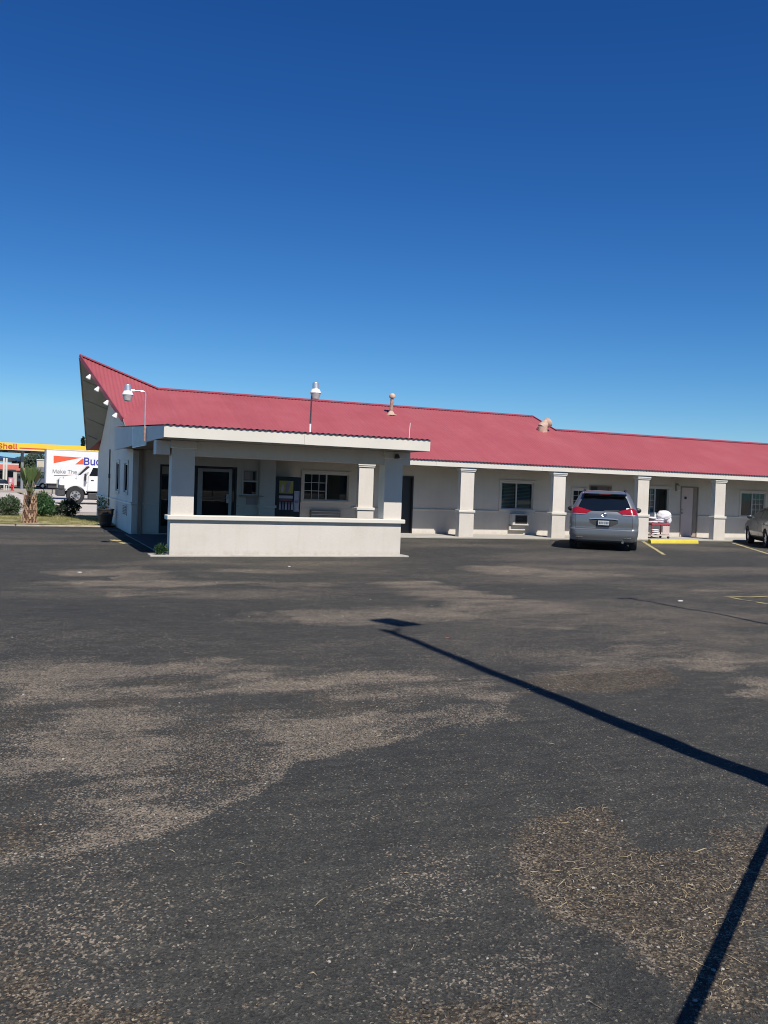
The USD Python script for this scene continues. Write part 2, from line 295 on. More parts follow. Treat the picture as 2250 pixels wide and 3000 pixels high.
def ground_material():
    n = {'g': ('geometry', {}), 'at': ('attribute', {'attribute': 'wear'}), 'se': ('separate_color', {}),
         'v': ('voronoi_texture', {'scale': 120.0}), 'vs': ('separate_color', {}), 'v2': ('voronoi_texture', {'scale': 300.0}), 'vs2': ('separate_color', {}),
         'n1': ('noise_texture', {'scale': .55, 'detail': 6.0, 'roughness': .6}), 'n2': ('noise_texture', {'scale': 16.0, 'detail': 7.0, 'roughness': .72}), 'n3': ('noise_texture', {'scale': 3.2, 'detail': 6.0, 'roughness': .65}),
         'mixr': ('mix_float', {'fac': .22}),
         'rb': ('rgb_ramp', {'ramp': [(0, (.016, .0166, .0155)), (.32, (.036, .0366, .0340)), (.68, (.050, .0500, .0458)), (.86, (.066, .064, .0565)), (.95, (.130, .121, .102)), (1, (.34, .315, .265))]}),
         'rs': ('rgb_ramp', {'ramp': [(0, (.020, .0212, .0200)), (.5, (.036, .0375, .0353)), (.84, (.050, .0505, .0465)), (.95, (.090, .087, .077)), (1, (.25, .235, .20))]}),
         'rw': ('rgb_ramp', {'ramp': [(0, (.010, .0085, .0065)), (.32, (.036, .0295, .0215)), (.62, (.078, .062, .044)), (.84, (.165, .132, .092)), (1, (.40, .33, .235))]}),
         'rt': ('rgb_ramp', {'ramp': [(0, (.024, .0205, .0165)), (.22, (.090, .075, .058)), (.50, (.195, .163, .127)), (.85, (.265, .224, .176)), (1, (.42, .36, .285))]}),
         'a0': ('math', {'math_type': 'multiply', 'value2': .5}), 'a1': ('math', {'math_type': 'multiply_add', 'value2': .9}), 'a2': ('math', {'math_type': 'multiply_add', 'value2': 1.5}),
         'off': ('math', {'math_type': 'subtract', 'value2': 1.66}), 'mp': ('mapping', {'scale': (.55, 1.5, 1)}), 'mp2': ('mapping', {'scale': (.35, 1.3, 1)}), 'n5': ('noise_texture', {'scale': 9.0, 'detail': 6.0, 'roughness': .7}), 'rl3': ('rgb_ramp', {'ramp': [(.3, (.74 * ALB,) * 3), (.5, (1.0 * ALB, .995 * ALB, .98 * ALB)), (.72, (1.36 * ALB, 1.33 * ALB, 1.28 * ALB))]}), 'm6': ('mix', {'mix_type': 'multiply', 'fac': 1.0}), 'n4': ('noise_texture', {'scale': 3.6, 'detail': 7.0, 'roughness': .68}),
         'dt': ('math', {'math_type': 'add'}), 'dw': ('math', {'math_type': 'add'}), 'ds': ('math', {'math_type': 'add'}),
         'kt': ('map_range', {'range_type': 'smoothstep', 'from_min': .42, 'from_max': .58, 'clamp': True}), 'kw': ('map_range', {'range_type': 'smoothstep', 'from_min': .42, 'from_max': .58, 'clamp': True}),
         'ks': ('map_range', {'range_type': 'smoothstep', 'from_min': .40, 'from_max': .55, 'clamp': True}),
         'm1': ('mix', {'mix_type': 'mix'}), 'm2': ('mix', {'mix_type': 'mix'}), 'm3': ('mix', {'mix_type': 'mix'}),
         'rl': ('rgb_ramp', {'ramp': [(.3, (.84, .85, .87)), (.7, (1.14, 1.12, 1.08))]}), 'rl2': ('rgb_ramp', {'ramp': [(.25, (.80, .80, .80)), (.75, (1.18, 1.16, 1.13))]}), 'm4': ('mix', {'mix_type': 'multiply', 'fac': 1.0}), 'm5': ('mix', {'mix_type': 'multiply', 'fac': 1.0}),
         'hb': ('mix_float', {'fac': .5}), 'bp': ('bump', {'strength': .8, 'distance': .006}), 'p': ('principled_bsdf', {'roughness': .85, 'specular_ior_level': .3})}
    L = [('g.position', k + '.vector') for k in ('v', 'v2', 'n1', 'n2', 'n3')] + [
        ('at.color', 'se.color'), ('v.color', 'vs.color'), ('v2.color', 'vs2.color'), ('vs.r', 'mixr.a'), ('vs2.r', 'mixr.b'),
        ('mixr.result', 'rb.fac'), ('mixr.result', 'rs.fac'), ('mixr.result', 'rw.fac'), ('mixr.result', 'rt.fac'),
        ('g.position', 'mp.vector'), ('mp.vector', 'n4.vector'), ('n4.fac', 'a0.value1'), ('a0.value', 'a1.value3'), ('n2.fac', 'a1.value1'), ('vs.g', 'a2.value1'), ('a1.value', 'a2.value3'), ('a2.value', 'off.value1'),
        ('se.r', 'dt.value1'), ('off.value', 'dt.value2'), ('se.g', 'dw.value1'), ('off.value', 'dw.value2'), ('se.b', 'ds.value1'), ('off.value', 'ds.value2'),
        ('dt.value', 'kt.value'), ('dw.value', 'kw.value'), ('ds.value', 'ks.value'),
        ('ks.result', 'm1.fac'), ('rb.color', 'm1.color1'), ('rs.color', 'm1.color2'), ('kw.result', 'm2.fac'), ('m1.color', 'm2.color1'), ('rw.color', 'm2.color2'),
        ('kt.result', 'm3.fac'), ('m2.color', 'm3.color1'), ('rt.color', 'm3.color2'), ('n1.fac', 'rl.fac'), ('m3.color', 'm4.color1'), ('rl.color', 'm4.color2'), ('n3.fac', 'rl2.fac'), ('m4.color', 'm5.color1'), ('rl2.color', 'm5.color2'),
        ('g.position', 'mp2.vector'), ('mp2.vector', 'n5.vector'), ('n5.fac', 'rl3.fac'), ('m5.color', 'm6.color1'), ('rl3.color', 'm6.color2'), ('m6.color', 'p.base_color'), ('v.distance', 'hb.a'), ('v2.distance', 'hb.b'), ('hb.result', 'bp.height'), ('bp.normal', 'p.normal')]
    MAT['asphalt'] = usdkit.material(stage, '/World/Looks/asphalt', n, L, surface='p.BSDF')
ground_material()
mat('dry_lawn', (.34, .30, .14), .95, var=.30, scale=2.2, fine=25, bump=.02, bscale=30, stain=(.46, .38, .25), stain_at=(.50, .66))
mat('street', (.50, .445, .395), .9, var=.10, scale=.35, stain=(.40, .36, .33))
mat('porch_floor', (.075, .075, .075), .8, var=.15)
mat('dusty_ground', (.36, .31, .25), .95, var=.18, scale=.12, stain=(.27, .24, .19))

# ------------------------------------------------------------------ the setting
def sheet(x0, x1, y0, y1, z):
    return trimesh.Trimesh([[x0, y0, z], [x1, y0, z], [x1, y1, z], [x0, y1, z]], [[0, 1, 2], [0, 2, 3]], process=False)
def structure(name, mesh, m, label=None, smooth=False):
    return tag(part(None, name, mesh, m, smooth), label, kind='structure')
structure('ground', sheet(-1500, 1500, -1500, 1500, -.05), 'dusty_ground', 'pale dusty open ground reaching the horizon')
structure('street', sheet(-200, 200, 24, 66, -.035), 'street', 'pale street behind the lawn where the trucks stand')

TAN = [[[-2.19,-11.34],[-2.29,-11.48],[-2.51,-11.53],[-2.8,-11.5],[-3.09,-11.39],[-3.3,-11.23],[-3.38,-11.05],[-3.31,-10.9],[-3.09,-10.83],[-2.79,-10.85],[-2.47,-10.97],[-2.26,-11.15]],[[-1.03,-12.06],[-1.12,-12.25],[-1.25,-12.36],[-1.39,-12.38],[-1.5,-12.3],[-1.57,-12.14],[-1.56,-11.93],[-1.48,-11.72],[-1.34,-11.58],[-1.19,-11.56],[-1.06,-11.65],[-1.0,-11.84]],[[-1.85,-12.8],[-1.93,-12.87],[-2.1,-12.89],[-2.32,-12.85],[-2.53,-12.77],[-2.69,-12.66],[-2.74,-12.56],[-2.68,-12.48],[-2.51,-12.45],[-2.28,-12.49],[-2.05,-12.57],[-1.89,-12.69]],[[-1.13,-12.96],[-1.18,-13.03],[-1.26,-13.06],[-1.36,-13.05],[-1.45,-13.01],[-1.5,-12.94],[-1.51,-12.86],[-1.46,-12.8],[-1.38,-12.76],[-1.28,-12.77],[-1.19,-12.81],[-1.14,-12.88]],[[-1.61,-12.73],[-1.65,-12.79],[-1.72,-12.81],[-1.82,-12.81],[-1.91,-12.76],[-1.97,-12.7],[-1.98,-12.63],[-1.95,-12.58],[-1.87,-12.55],[-1.77,-12.55],[-1.68,-12.6],[-1.62,-12.66]],[[0.0,-12.45],[-0.06,-12.53],[-0.16,-12.58],[-0.26,-12.58],[-0.34,-12.53],[-0.37,-12.45],[-0.36,-12.36],[-0.3,-12.27],[-0.21,-12.22],[-0.1,-12.22],[-0.02,-12.27],[0.02,-12.35]],[[0.7,-12.69],[0.57,-12.81],[0.37,-12.86],[0.16,-12.84],[-0.02,-12.76],[-0.12,-12.63],[-0.12,-12.49],[0.0,-12.36],[0.2,-12.3],[0.43,-12.31],[0.62,-12.4],[0.72,-12.54]],[[0.28,-13.34],[0.21,-13.42],[0.11,-13.46],[0.01,-13.45],[-0.07,-13.41],[-0.11,-13.33],[-0.09,-13.24],[-0.02,-13.17],[0.08,-13.12],[0.19,-13.13],[0.27,-13.17],[0.3,-13.25]],[[-0.13,-12.99],[-0.18,-13.03],[-0.26,-13.05],[-0.34,-13.04],[-0.42,-13.01],[-0.47,-12.95],[-0.47,-12.9],[-0.42,-12.85],[-0.34,-12.83],[-0.25,-12.84],[-0.17,-12.87],[-0.13,-12.93]],[[3.04,-11.79],[2.8,-12.02],[2.56,-12.16],[2.38,-12.19],[2.29,-12.1],[2.31,-11.91],[2.45,-11.66],[2.69,-11.42],[2.95,-11.24],[3.17,-11.2],[3.26,-11.31],[3.21,-11.53]],[[1.2,-8.92],[1.0,-9.12],[0.68,-9.23],[0.31,-9.23],[-0.02,-9.11],[-0.23,-8.91],[-0.26,-8.67],[-0.1,-8.46],[0.22,-8.32],[0.62,-8.32],[0.98,-8.44],[1.19,-8.67]],[[1.4,-8.88],[1.28,-9.04],[1.1,-9.15],[0.91,-9.16],[0.76,-9.09],[0.69,-8.94],[0.71,-8.76],[0.82,-8.59],[1.0,-8.47],[1.2,-8.45],[1.36,-8.53],[1.43,-8.69]],[[5.24,-8.49],[4.87,-8.72],[4.27,-8.82],[3.62,-8.79],[3.07,-8.63],[2.73,-8.39],[2.71,-8.12],[3.01,-7.88],[3.59,-7.75],[4.29,-7.76],[4.92,-7.93],[5.27,-8.2]],[[3.43,-9.41],[3.26,-9.57],[3.05,-9.67],[2.84,-9.68],[2.69,-9.61],[2.63,-9.46],[2.68,-9.28],[2.84,-9.12],[3.06,-9.01],[3.28,-8.99],[3.44,-9.07],[3.49,-9.23]],[[-0.32,-5.67],[-0.49,-5.86],[-0.88,-5.95],[-1.37,-5.95],[-1.83,-5.85],[-2.16,-5.67],[-2.28,-5.47],[-2.14,-5.29],[-1.77,-5.17],[-1.27,-5.17],[-0.77,-5.27],[-0.42,-5.46]],[[-1.82,-5.29],[-1.92,-5.48],[-2.16,-5.6],[-2.47,-5.61],[-2.77,-5.53],[-2.99,-5.37],[-3.08,-5.17],[-3.0,-4.97],[-2.76,-4.84],[-2.44,-4.82],[-2.12,-4.9],[-1.89,-5.08]],[[1.57,-5.75],[1.45,-5.92],[1.25,-6.03],[1.02,-6.05],[0.82,-5.98],[0.7,-5.84],[0.69,-5.66],[0.8,-5.49],[1.0,-5.37],[1.24,-5.34],[1.45,-5.41],[1.57,-5.56]],[[3.5,-5.62],[3.38,-5.77],[3.21,-5.87],[3.03,-5.9],[2.89,-5.84],[2.83,-5.72],[2.85,-5.55],[2.96,-5.4],[3.14,-5.29],[3.32,-5.26],[3.47,-5.32],[3.54,-5.45]],[[3.77,-6.88],[3.57,-7.05],[3.26,-7.15],[2.9,-7.16],[2.6,-7.07],[2.43,-6.91],[2.42,-6.72],[2.59,-6.54],[2.91,-6.43],[3.28,-6.41],[3.6,-6.51],[3.78,-6.68]],[[8.51,-4.04],[8.21,-4.25],[7.74,-4.38],[7.23,-4.41],[6.8,-4.32],[6.56,-4.15],[6.57,-3.93],[6.84,-3.72],[7.3,-3.58],[7.84,-3.54],[8.3,-3.63],[8.55,-3.81]],[[7.15,-3.03],[6.94,-3.22],[6.62,-3.34],[6.27,-3.37],[5.98,-3.31],[5.83,-3.17],[5.85,-2.98],[6.04,-2.79],[6.36,-2.66],[6.72,-2.62],[7.02,-2.68],[7.18,-2.83]],[[8.18,-3.56],[7.89,-3.73],[7.4,-3.84],[6.84,-3.86],[6.35,-3.78],[6.04,-3.64],[6.01,-3.45],[6.25,-3.28],[6.73,-3.16],[7.31,-3.14],[7.84,-3.21],[8.16,-3.37]],[[0.73,-4.35],[0.56,-4.51],[0.2,-4.61],[-0.26,-4.62],[-0.69,-4.54],[-0.98,-4.39],[-1.08,-4.22],[-0.94,-4.05],[-0.59,-3.95],[-0.12,-3.93],[0.33,-4.01],[0.65,-4.16]],[[-2.02,-13.38],[-2.1,-13.41],[-2.3,-13.38],[-2.56,-13.32],[-2.82,-13.23],[-3.01,-13.15],[-3.08,-13.08],[-3.01,-13.05],[-2.81,-13.07],[-2.55,-13.14],[-2.28,-13.23],[-2.08,-13.32]],[[-2.79,-13.76],[-2.81,-13.8],[-2.86,-13.82],[-2.93,-13.81],[-3.0,-13.78],[-3.05,-13.73],[-3.07,-13.67],[-3.05,-13.63],[-3.0,-13.61],[-2.93,-13.61],[-2.86,-13.65],[-2.8,-13.7]],[[-2.17,-14.25],[-2.2,-14.29],[-2.26,-14.3],[-2.34,-14.29],[-2.42,-14.25],[-2.47,-14.21],[-2.49,-14.16],[-2.46,-14.12],[-2.4,-14.11],[-2.32,-14.12],[-2.24,-14.15],[-2.18,-14.2]],[[-2.49,-13.44],[-2.51,-13.48],[-2.57,-13.49],[-2.65,-13.47],[-2.72,-13.44],[-2.78,-13.4],[-2.8,-13.36],[-2.78,-13.32],[-2.72,-13.31],[-2.64,-13.32],[-2.56,-13.36],[-2.51,-13.4]],[[3.79,-12.2],[3.58,-12.36],[3.36,-12.46],[3.18,-12.47],[3.08,-12.39],[3.09,-12.25],[3.21,-12.07],[3.41,-11.9],[3.64,-11.79],[3.85,-11.77],[3.95,-11.86],[3.93,-12.02]],[[3.16,-13.1],[2.98,-13.23],[2.8,-13.31],[2.66,-13.32],[2.6,-13.26],[2.62,-13.14],[2.73,-12.99],[2.91,-12.85],[3.1,-12.75],[3.26,-12.73],[3.33,-12.8],[3.29,-12.94]],[[-0.7,-3.13],[-0.82,-3.28],[-1.08,-3.38],[-1.43,-3.4],[-1.76,-3.34],[-2.0,-3.22],[-2.08,-3.06],[-1.98,-2.91],[-1.72,-2.81],[-1.37,-2.78],[-1.02,-2.84],[-0.77,-2.97]],[[1.8,-3.25],[1.66,-3.41],[1.37,-3.51],[1.02,-3.54],[0.7,-3.48],[0.49,-3.35],[0.43,-3.19],[0.56,-3.03],[0.84,-2.92],[1.19,-2.88],[1.53,-2.94],[1.76,-3.08]],[[-1.09,-11.31],[-1.17,-11.38],[-1.35,-11.4],[-1.58,-11.37],[-1.8,-11.29],[-1.96,-11.19],[-2.01,-11.09],[-1.94,-11.02],[-1.76,-10.99],[-1.52,-11.02],[-1.29,-11.1],[-1.13,-11.2]],[[-2.05,-11.08],[-2.13,-11.16],[-2.32,-11.19],[-2.58,-11.15],[-2.83,-11.07],[-3.01,-10.96],[-3.08,-10.85],[-3.01,-10.76],[-2.82,-10.73],[-2.56,-10.76],[-2.29,-10.85],[-2.11,-10.97]],[[1.89,-7.43],[1.77,-7.59],[1.57,-7.68],[1.36,-7.69],[1.19,-7.62],[1.09,-7.49],[1.09,-7.32],[1.2,-7.17],[1.39,-7.06],[1.62,-7.05],[1.8,-7.12],[1.9,-7.26]],[[2.43,-8.64],[2.29,-8.79],[2.08,-8.87],[1.85,-8.87],[1.66,-8.8],[1.55,-8.67],[1.56,-8.51],[1.69,-8.36],[1.9,-8.27],[2.14,-8.26],[2.35,-8.34],[2.45,-8.48]],[[8.6,-6.46],[8.32,-6.64],[7.91,-6.74],[7.5,-6.75],[7.17,-6.66],[7.01,-6.5],[7.07,-6.3],[7.32,-6.12],[7.72,-6.0],[8.16,-5.98],[8.51,-6.08],[8.67,-6.25]]]
WORN = [[[-3.1,-11.38],[-2.01,-11.09],[-0.77,-11.38],[-0.2,-11.51],[0.21,-12.0],[0.67,-12.48],[0.69,-12.82],[0.28,-13.3],[-0.29,-13.53],[-0.68,-13.65],[-1.15,-13.88],[-1.47,-14.06],[-1.68,-14.29],[-1.98,-14.49],[-2.19,-14.61],[-2.47,-14.74],[-2.72,-14.88],[-2.94,-14.88],[-3.05,-14.9]],[[-0.62,-15.18],[-0.35,-15.1],[-0.16,-15.15],[-0.26,-15.41],[-0.39,-15.6],[-0.3,-15.71],[0.01,-15.79],[0.4,-15.68],[-0.84,-16.87],[-1.04,-16.79],[-0.96,-16.63],[-0.96,-16.4],[-0.92,-16.23],[-1.02,-16.1],[-1.02,-15.9],[-1.04,-15.7],[-0.87,-15.45]],[[1.14,-12.23],[2.12,-12.04],[2.76,-12.19],[2.49,-12.74],[1.71,-12.91],[1.22,-12.95],[0.76,-12.84]],[[0.22,-15.57],[0.32,-15.57],[0.09,-15.81],[-0.01,-15.83]],[[-1.88,-16.39],[-1.76,-16.44],[-1.53,-16.48],[-1.55,-16.61],[-1.93,-16.48]],[[-3.04,-15.44],[-2.95,-15.51],[-2.94,-15.89],[-2.98,-16.11],[-3.03,-16.09]],[[-2.94,-16.02],[-2.6,-16.14],[-2.61,-16.24],[-2.94,-16.12]]]
GRIT = [[[-1.36,-15.4],[-1.05,-15.74],[-1.07,-15.99],[-1.53,-16.62],[-2.03,-16.44],[-1.81,-16.06],[-1.58,-15.7]],[[-3.05,-14.9],[-2.59,-14.95],[-2.52,-15.61],[-2.65,-16.22],[-3.03,-16.09]],[[0.32,-8.11],[8.13,-8.28],[3.79,-12.43],[-0.69,-11.4]],[[-3.08,-12.65],[-1.22,-13.15],[-1.73,-14.49],[-3.05,-14.9]]]
SMOOTH = [[[0.69,-12.82],[1.31,-12.81],[2.01,-12.72],[2.19,-13.03],[2.42,-13.26],[2.56,-13.62],[1.01,-15.1],[0.84,-14.6],[0.87,-13.73],[0.78,-13.15]],[[0.25,-13.36],[-0.31,-13.58],[-0.71,-13.7],[-1.17,-13.92],[-1.49,-14.1],[-1.69,-14.32],[-2.17,-14.63],[-2.37,-14.8],[-2.18,-15.37],[-1.64,-15.55],[-1.04,-15.23],[-0.52,-15.01],[0.01,-14.88],[0.28,-14.03]],[[-3.17,-6.75],[0.07,-7.19],[0.2,-8.49],[-0.43,-10.55],[-1.56,-10.78],[-3.11,-10.84]]]
STAIN = [[[5.93,-10.08],[5.78,-10.19],[5.59,-10.25],[5.41,-10.25],[5.29,-10.2],[5.26,-10.1],[5.33,-9.97],[5.48,-9.86],[5.67,-9.8],[5.86,-9.79],[5.98,-9.85],[6.01,-9.96]]]

def make_asphalt():
    xs = np.unique(np.round(np.concatenate([np.arange(-60, -8, 3), np.arange(-8, -3.6, .15), np.arange(-3.6, 1.6, .028), np.arange(1.6, 10, .08), np.arange(10, 30, .5), np.arange(30, 61, 3)]), 4))
    ys = np.unique(np.round(np.concatenate([np.arange(-96, -18, 1.5), np.arange(-18, -11.5, .03), np.arange(-11.5, -4, .06), np.arange(-4, 11, .2), [11.0]]), 4))
    X, Y = np.meshgrid(xs, ys); P = np.stack([X.ravel(), Y.ravel()], 1)
    q3 = np.concatenate([P, np.zeros((len(P), 1))], 1)
    z = .034 * fbm(q3 * .5) + .010 * fbm(q3 * 1.7 + 7)
    near = np.clip((P[:, 1] + 18) / 4, 0, 1)                       # flatter where the building and kerbs meet it
    z *= np.clip((.5 - P[:, 1]) / 3, .12, 1)
    warp = np.stack([fbm(q3 * 1.3 + 3), fbm(q3 * 1.3 + 11)], 1) * .22
    warp *= np.clip((P[:, 1:2] + 17.5) / 6, .35, 1.6)
    warp += np.stack([meshkit.fbm(q3 * 9 + 5, 5) - .5, meshkit.fbm(q3 * 9 + 17, 5) - .5], 1) * .10
    Q = P + warp; pts = shapely.points(Q)
    def mask(polys, soft):
        best = np.zeros(len(P))
        for pl, far in polys:
            g = sg.Polygon(pl).buffer(0); d = shapely.distance(g, pts); ins = d == 0
            v = np.where(ins, np.minimum(1, .62 + shapely.distance(g.boundary, pts) / soft(far) * .5), np.clip(.62 - d / soft(far) * .9, 0, 1))
            best = np.maximum(best, v)
        return best
    fy = lambda pl: np.mean([q[1] for q in pl])
    soft = lambda far: .10 + .035 * max(0, far + 15)
    far = np.clip((P[:, 1] + 13.5) / 6, 0, 1)[:, None]                 # patches grow coarser away from the edge of the lot
    def streaky(seed, fx, fy_): return (1 - far[:, 0]) * (2 * meshkit.fbm(q3 * np.array([fx, fy_, 1]) + seed, 6) - 1) + far[:, 0] * (2 * meshkit.fbm(q3 * np.array([fx * .38, fy_ * .38, 1]) + seed, 6) - 1)
    n_a, n_b, n_c = streaky(5, 1.6, 4.2), streaky(37, 2.6, 3.4), streaky(71, .9, 2.0)
    tan = mask([(p, fy(p)) for p in TAN], lambda f: 1.6 * soft(f)); tan = np.where(tan > .02, 1.0 * tan + 2.0 * n_a, 0)
    worn = mask([(p, fy(p)) for p in WORN[1:]], lambda f: .10); worn = np.where(worn > .02, worn * 1.5 + 1.3 * n_b * (worn < .98) + .5 * n_a, 0)
    left = mask([(WORN[0], -13)], lambda f: .07); inside = shapely.distance(sg.Polygon(WORN[0]).buffer(0), pts) == 0
    smooth = mask([(p, fy(p)) for p in SMOOTH], lambda f: .10 if f < -12 else .5); grit = mask([(p, fy(p)) for p in GRIT], lambda f: .3)
    stain = mask([(p, fy(p)) for p in STAIN], lambda f: .1)
    wide = fbm(q3 * np.array([.20, .55, 1]) + 21)
    def fringe(line, width, poly): return np.where(shapely.distance(sg.Polygon(poly).buffer(0), pts) == 0, np.clip(1 - shapely.distance(sg.LineString(line), pts) / width, 0, 1), 0)
    tan = np.maximum(tan, np.clip(.12 + .55 * wide + .95 * n_c, 0, .60) * (P[:, 1] > -12.3))
    tan = np.maximum(tan, left * (.16 + 3.4 * n_a + 1.4 * n_c))
    tan = np.maximum(tan, fringe(WORN[0][6:17], .20, WORN[0]) * (.80 + .9 * n_b))
    tan = np.maximum(tan, fringe(WORN[1][9:17], .10, WORN[1]) * (.62 + .9 * n_b)); tan = np.maximum(tan, grit * (.20 + .55 * n_c))
    tan = np.clip(tan, 0, 1.1) * np.where((smooth > .62) & ~inside, .45, 1)
    worn = np.maximum(worn, left * (.30 + 1.3 * n_b)); worn = np.clip(worn, 0, 1.25) * np.where((smooth > .62) & (worn < .62), .5, 1)
    worn = np.maximum(worn, stain * .8)
    smooth = smooth * np.where(inside, .2, .9)
    f = []
    nx = len(xs); i, j = np.meshgrid(np.arange(len(ys) - 1), np.arange(nx - 1), indexing='ij'); a = (i * nx + j).ravel()
    f = np.vstack([np.stack([a, a + 1, a + nx + 1], 1), np.stack([a, a + nx + 1, a + nx], 1)])
    v = np.stack([P[:, 0], P[:, 1], z], 1)
    m = usdkit.mesh(stage, '/World/parking_lot', (v, f), MAT['asphalt'], True)
    UsdGeom.PrimvarsAPI(m).CreatePrimvar('wear', Sdf.ValueTypeNames.Color3fArray, 'vertex').Set([Gf.Vec3f(*map(float, c)) for c in np.stack([tan, worn, smooth], 1)])
    tag(m.GetPrim(), 'worn dark asphalt car park with sandy and gravelly patches', kind='structure')
    from scipy.interpolate import RegularGridInterpolator as R
    return R((ys, xs), z.reshape(X.shape), bounds_error=False, fill_value=0.0), R((ys, xs), worn.reshape(X.shape), bounds_error=False, fill_value=0.0), R((ys, xs), tan.reshape(X.shape), bounds_error=False, fill_value=0.0)
lot_z, lot_worn, lot_tan = make_asphalt()
gz = lambda x, y: float(lot_z((y, x)))

# kerb, lawn, slabs
def kerb_strip(x0, x1, y0, y1, z1):
    return bx(x0, x1, y0, y1, -.2, z1, .02)
structure('kerb', cat_(*[kerb_strip(-60 + 3 * k + .01, -57 + 3 * k - .01 if k < 19 else -.42, 11.0, 11.14 + .02 * math.sin(3.1 * k), .045) for k in range(20)]), 'kerb_concrete', 'low pale concrete kerb between the asphalt and the lawn')
def lawn():
    xs = np.concatenate([np.arange(-60, -8, 4), np.arange(-8, .06, .2), [.06]]); ys = np.arange(11.14, 19.01, .2)
    X, Y = np.meshgrid(xs, ys); q = np.stack([X.ravel(), Y.ravel(), 0 * X.ravel()], 1); z = .05 + .03 * fbm(q * .8)
    nx = len(xs); i, j = np.meshgrid(np.arange(len(ys) - 1), np.arange(nx - 1), indexing='ij'); a = (i * nx + j).ravel()
    return np.stack([q[:, 0], q[:, 1], z], 1), np.vstack([np.stack([a, a + 1, a + nx + 1], 1), np.stack([a, a + nx + 1, a + nx], 1)])
structure('lawn', lawn(), 'dry_lawn', 'strip of dry yellowish lawn behind the kerb', True)
def blades(n, seed, xr, yr, h, w):
    r = np.random.default_rng(seed); x = r.uniform(*xr, n); y = r.uniform(*yr, n)
    keep = fbm(np.stack([x * .9, y * .9, 0 * x], 1)) > -.12; x, y = x[keep], y[keep]; n = len(x)
    a = r.uniform(0, 2 * np.pi, n); hh = h * r.uniform(.4, 1.2, n); lean = r.normal(0, .035, (n, 2))
    c, s = np.cos(a) * w, np.sin(a) * w; z0 = .04 * np.ones(n)
    v = np.stack([np.stack([x - c, y - s, z0], 1), np.stack([x + c, y + s, z0], 1), np.stack([x + lean[:, 0], y + lean[:, 1], z0 + hh], 1)], 1).reshape(-1, 3)
    return trimesh.Trimesh(v, np.arange(3 * n).reshape(-1, 3), process=False)
single('grass', cat_(blades(26000, 3, (-7, 0.0), (11.2, 18.8), .075, .006)), 'grass_blade', 'short dry grass growing over the lawn strip', 'grass', kind='stuff')
structure('sidewalk', cat_(bx(4.3, 45, 7.20, 8.96, -.2, .05, .01), bx(-.40, 5.53, -.055, .40, -.2, .030, .01)), 'concrete', 'concrete walkway under the eaves and footing of the porch wall')
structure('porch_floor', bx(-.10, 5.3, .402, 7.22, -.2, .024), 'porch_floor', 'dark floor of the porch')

# painted marks
def stripe(a, b, w, z=.008, seed=0):
    """A worn painted stripe: pieces with chipped, uneven edges laid on the asphalt."""
    a, b = np.array(a, float), np.array(b, float); d = b - a; L = np.linalg.norm(d); d /= L; n = np.array([-d[1], d[0]]); r = np.random.default_rng(seed)
    k = max(2, int(L / .12)); v = []
    for i in range(k + 1):
        p = a + d * L * i / k; e = r.uniform(-.014, .014, 2)
        for s, q in ((-1, e[0]), (1, e[1])):
            xy = p + n * (s * w / 2 + q); v.append([*xy, gz(*xy) + z])
    f = [];
    for i in range(k):
        if r.random() < .03: continue
        f += [(2 * i, 2 * i + 2, 2 * i + 3), (2 * i, 2 * i + 3, 2 * i + 1)]
    return trimesh.Trimesh(v, f, process=False)
mat('road_yellow', (.44, .37, .17), .8, var=.14, scale=6, stain=(.10, .095, .085), stain_at=(.52, .66))
PG = 'yellow painted parking lines'
single('parking_line', stripe((17.66, 6.52), (13.75, .80), .11, seed=1), 'road_yellow', 'slanting yellow parking line just right of the silver minivan', 'parking line', PG)
single('parking_line', stripe((21.5, 6.2), (17.65, .62), .11, seed=2), 'road_yellow', 'slanting pale parking line beside the grey green sedan', 'parking line', PG)
single('parking_line', stripe((17.45, .62), (22.5, .66), .11, seed=3), 'road_yellow', 'faded parking line across the sedan bay at the right edge', 'parking line', PG)
single('parking_line', cat_(stripe((7.78, -7.72), (12, -8.2), .07, seed=4), stripe((7.80, -7.78), (7.72, -10.3), .07, seed=5)), 'road_yellow', 'thin yellow box corner painted on the open asphalt at right', 'parking line', PG)
def blot(cx, cy, rx, ry, ang, seed, z=.009, n=22):
    r = np.random.default_rng(seed); v = [[cx, cy, gz(cx, cy) + z]]; c, s = math.cos(ang), math.sin(ang)
    for i in range(n):
        t = 2 * np.pi * i / n; k = r.uniform(.6, 1.1); x, y = rx * k * math.cos(t), ry * k * math.sin(t); x, y = cx + c * x - s * y, cy + s * x + c * y; v.append([x, y, gz(x, y) + z])
    return trimesh.Trimesh(v, [(0, 1 + i, 1 + (i + 1) % n) for i in range(n)], process=False)
single('faded_marking', cat_(blot(-.62, 4.7, .16, .33, .1, 7), blot(-.50, 3.75, .17, .42, .1, 8)), 'road_yellow', 'faded yellow paint patch on the asphalt left of the porch', 'road marking')

